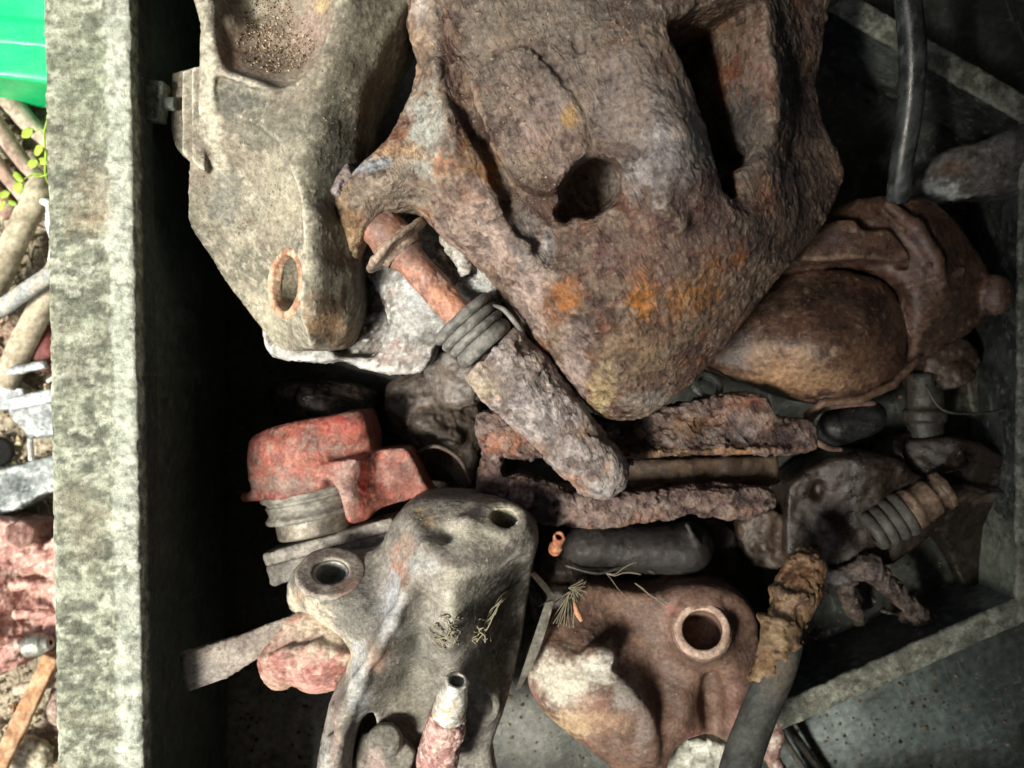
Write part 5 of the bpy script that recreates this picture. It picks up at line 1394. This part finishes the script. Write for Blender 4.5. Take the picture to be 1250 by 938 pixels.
# dark red ball with white rim
t = thing('red_cup', 'dark red round cup with a pale rim against the crate wall', 'cup', (56, 428, GZ))
s = Sculpt(22, 385, 92, 470, GZ, -270, 2.4)
s.ball((54, 425, -302), (30, 38, 22), 0)
solid('body', s, M['redpaint'], t, [('lump', 18, 1.5)], dict(base='6e2f2c', layers=[('8a4038', 16, .5, .6)]), 520)
tube('rim', [(58, 392, -290), (74, 405, -284), (82, 428, -282), (76, 452, -286), (58, 466, -292)], [2.5, 3.5, 3.5, 3.5, 3], M['dusty'], t, 8, 6, dict(base='d3cfc0'), 4)
# white cord
o = tube('white_cord', [(52, 246, -250), (62, 252, -240), (60, 275, -250), (64, 295, -262), (60, 320, -275)], [5, 7, 5, 3.5, 2.5], M['dusty'], None, 12, 6, dict(base='e6e6de', layers=[('c4c8d0', 10, .55, .5)]), 5)
tagit(o, 'short white knotted cord hanging against the crate rim', 'cord')
# seedling: stems and leaves
t = thing('seedling', 'small yellow-green seedling growing against the crate rim', 'plant', (60, 230, GZ))
tube('stem', [(66, 232, -250), (56, 215, -215), (56, 190, -190), (54, 165, -175), (58, 146, -165)], [2.2, 2, 1.8, 1.5, 1.2], M['leaf'], t, 8, 6)
tube('stem', [(70, 230, -240), (54, 214, -222), (38, 214, -215), (26, 222, -212)], [1.8, 1.6, 1.4, 1], M['leaf'], t, 8, 6)
tube('stem', [(56, 160, -178), (48, 158, -176), (40, 163, -176)], [1.3, 1.1, .8], M['leaf'], t, 8, 5)
tube('stem', [(66, 204, -210), (56, 214, -212), (42, 216, -212)], [1.5, 1.3, 1], M['leaf'], t, 8, 5)
def leaf(u, v, z, ang, L, w, curl=.25):
    p = W(u, v, z); d = np.array([math.cos(ang), math.sin(ang), 0]); n = np.array([-d[1], d[0], 0])
    V, F, m = [], [], 9
    for i in range(m):
        t_ = i / (m - 1)
        ww = w * math.sin(math.pi * min(1, t_ * .92 + .06)) ** .7 * (1 + .12 * math.sin(9 * t_))
        c0 = p + d * L * t_ + np.array([0, 0, -curl * L * t_ * t_])
        V += [c0 + n * ww + [0, 0, w * .3], c0, c0 - n * ww + [0, 0, w * .3], c0 + n * ww + [0, 0, w * .3 - .8], c0 - [0, 0, .8], c0 - n * ww + [0, 0, w * .3 - .8]]
    for i in range(m - 1):
        a, b = i * 6, i * 6 + 6
        F += [[a, a + 1, b + 1, b], [a + 1, a + 2, b + 2, b + 1], [b + 3, b + 4, a + 4, a + 3], [b + 4, b + 5, a + 5, a + 4], [a, b, b + 3, a + 3], [a + 5, b + 5, b + 2, a + 2]]
    link('leaf', np.array(V), F, M['leaf_yellow' if int(u + v) % 2 else 'leaf'], t)
for a in ((42, 160, -176, 3.3, 20, 6), (38, 166, -176, 3.1, 16, 4), (40, 158, -174, 3.9, 13, 5), (52, 178, -182, 4.0, 18, 6), (46, 198, -196, 3.5, 16, 7), (60, 198, -196, 3.0, 18, 6), (28, 222, -212, 2.4, 22, 5), (26, 224, -212, 4.2, 16, 8), (58, 146, -165, 1.2, 14, 3), (12, 236, -240, 3.4, 18, 6), (20, 250, -245, 2.8, 16, 4), (6, 246, -245, 4.2, 15, 4)):
    leaf(*a)
# grey metal channel pieces
t = thing('metal_channel', 'folded grey metal channel lying by the crate, just below the poles', 'metal channel', (35, 490, GZ))
s = Sculpt(-40, 440, 90, 545, GZ, -245, 2.4)
s.slab([(-40, 455), (52, 440), (56, 450), (-40, 468)], -262, -275, 2, 0, smooth=1)
s.slab([(8, 486), (62, 474), (70, 490), (12, 502)], -254, -276, 3, 0, smooth=1)
s.slab([(12, 496), (68, 486), (80, 525), (62, 535), (28, 536), (14, 512)], [(20, 502, -266), (60, 495, -262), (70, 525, -284), (30, 530, -288)], -310, 4, 3, smooth=1)
s.slab([(-40, 470), (20, 462), (30, 480), (14, 500), (-40, 505)], -292, -315, 3, 2, smooth=1)
solid('body', s, M['steel'], t, [('lump', 26, 2), ('grit', 5, 1)], dict(base='8a9496', layers=[('b6bfbd', 16, .5, .8), ('5f686a', 12, .56, .6)]), 530)
o = lathe('steel_pin', (37, 536, -285), (39, 568, -270), prof_pts([(0, 1), (0, 4.5), (34, 4.5), (36, 1)], 4), M['steel'], None, 16, dict(base='d2d2ca'), 3)
tagit(o, 'short bright steel pin sticking out below the folded channel', 'pin')
o = lathe('black_cap', (-4, 552, -315), (-3, 552, -300), prof_pts([(0, 1), (0, 24), (12, 24), (15, 20), (15, 1)], 3), M['rubber'], None, 32, dict(base='20201f'), 3)
tagit(o, 'round black rubber cap at the left picture edge below the channel', 'cap')
s = Sculpt(-60, 545, 92, 650, GZ, -255, 2.6)
s.slab([(-60, 592), (0, 572), (50, 560), (90, 552), (90, 605), (60, 600), (40, 612), (0, 632), (-60, 650)],
       [(-20, 600, -288), (30, 590, -282), (70, 575, -276), (20, 605, -266), (-20, 628, -264), (60, 595, -268), (85, 600, -280)], GZ, 5, 0, smooth=2)
s.slab([(40, 618), (78, 602), (84, 608), (50, 628)], -200, -300, 2, 4, '-', smooth=1)
o = solid('aluminium_bracket', s, M['steel'], None, [('lump', 26, 4), ('crust', 16, 1.5), ('grit', 5, 1)], dict(base='98a5a2', layers=[('c6d0cb', 20, .5, .8), ('6b7674', 12, .56, .6)]), 531)
tagit(o, 'pale bluish cast bracket above the pink caliper outside the crate', 'metal bracket')
# pink caliper outside
t = thing('brake_caliper', 'sunlit pink caliper on the ground outside the crate at the left edge', 'brake caliper', (20, 740, GZ))
s = Sculpt(-90, 630, 100, 845, GZ, -210, 2.4)
s.slab([(-90, 640), (30, 636), (44, 650), (50, 668), (98, 650), (98, 800), (66, 782), (52, 790), (40, 770), (30, 805), (10, 820), (-90, 840)],
       [(-20, 660, -240), (20, 655, -244), (24, 700, -262), (-10, 720, -236), (-10, 780, -240), (20, 790, -262), (60, 680, -262), (80, 700, -252), (75, 760, -256), (44, 720, -288), (60, 720, -268), (36, 745, -288)], GZ, 9, 0, smooth=2)
for vv in (678, 715, 750):
    s.cone((20, vv, -258), (60, vv - 2, -262), 8, 7, 6)
s.cone((6, 800, -250), (20, 788, -250), 14, 12, 5)
solid('body', s, M['redpaint'], t, [('lump', 22, 4), ('crust', 14, 1.8), ('grit', 4.5, 1.2)], dict(base='b47a6c', layers=[('cf9a8a', 20, .48, .8), ('8f5a4e', 12, .56, .7), ('d9c4ae', 9, .58, .6)]), 540)
s = Sculpt(0, 628, 52, 680, -270, -200, 2)
s.hexa((24, 653, -232), unit([.5, .1, .8]), 19, 16, 2.5)
solid('bolt_head', s, M['redpaint'], t, [('lump', 10, 1.4)], dict(base='9c6a5e', layers=[('c49a88', 10, .5, .7)]), 541)
pp0, pp1 = (30, 790, -244), (66, 784, -240)
lathe('bleeder_screw', pp0, pp1, prof_pts([(0, 1), (0, 12)] + [(4 + i * 2.2, 15 + (1.5 if i % 2 else -1.5)) for i in range(13)] + [(38, 10), (42, 10), (42, 4)], 3), M['steel'], t, 30, dict(base='7f8478', layers=[('a6ab9c', 8, .5, .7)]), 542)
# wooden slats at the bottom left
def board(nm, a, b, w, zt, th, cb, lab, seed, cat='board'):
    A, B = W(a[0], a[1], zt), W(b[0], b[1], zt)
    m = (A + B) / 2; L = np.linalg.norm(B - A) / 2
    R = math.hypot(L, w)
    d = unit(B - A)
    s = Sculpt.box3(m - [abs(d[0]) * L + w, abs(d[1]) * L + w, th + 2], m + [abs(d[0]) * L + w, abs(d[1]) * L + w, th + 2], 2.6)
    k = (H - m[2]) / H
    s.obox((m[0] / k + 625, 469 - m[1] / k, m[2]), d, [-d[1], d[0], 0], [L, w, th], 2, 0)
    o = solid(nm, s, M['wood'], None, [('lump', 24, 2), ('lump', 8, 1)], dict(base=cb, layers=[('7d5c3c', 14, .54, .6), ('d0b082', 18, .56, .5)]), seed)
    tagit(o, lab, cat)
board('wooden_plank', (-12, 960), (64, 800), 13, -262, 7, 'b07e48', 'orange-brown wooden slat leaning below the pink caliper', 550)
o = tube('wooden_stick', [(20, 842, -290), (50, 836, -286), (95, 830, -284)], [9, 8, 8], M['wood'], None, 14, 5, dict(base='bfae92'), 5, wob=.02)
tagit(o, 'short pale stick lying crosswise next to the orange-brown slat', 'stick')
for i, (u, v, z, r, cb, lab) in enumerate([(76, 860, -300, (22, 34, 24), 'b79c8c', 'rounded pinkish stone touching the crate below the crosswise stick'), (30, 925, -312, (44, 34, 16), 'c2bb98', 'flat yellowish stone at the bottom left corner'), (64, 800, -305, (20, 14, 18), '8f8478', 'small grey stone between the pink caliper and the stick')]):
    c0 = W(u, v, z)
    s = Sculpt.box3(c0 - np.array(r) * 1.1, c0 + np.array(r) * 1.1, 2.6)
    s.ball((u, v, z), r, 0)
    o = solid('stone', s, M['soil'], None, [('lump', 30, 7), ('crust', 16, 2)], dict(base=cb, layers=[('8a7d66', 14, .54, .6)]), 560 + i)
    tagit(o, lab, 'stone', 'stones at the lower left')
# litter: straw, chips and gravel between everything
gr = grains('gravel', [(20, y, GZ, 110, 60) for y in range(80, 960, 60)], 2600, M['soil'], None, dict(cols=['b5a884', '8c8068', 'd6cdae', '6b5f4c', 'a07a62', 'c9c0a0']), (1.5, 8), 12)
tagit(gr, 'gravel and crumbs on the soil at the left', kind='stuff')
st = []
for i in range(260):
    u, v = rs.rand() * 130 - 50, 230 + rs.rand() * 700 if i % 3 else 250 + rs.rand() * 160
    st.append(spread_pts(u, v, GZ + 6 + rs.rand() * 14, rs.rand() * 6.28, 14 + 30 * rs.rand(), 700 + i, .2))
o = fibre_mass('straw_litter', st, M['fibre'], 1.1)
tagit(o, 'dry straw scattered over the soil at the left', kind='stuff')
print('script seconds', round(time.time() - T00, 1), 'tris', sum(len(m.polygons) for m in bpy.data.meshes) * 2)
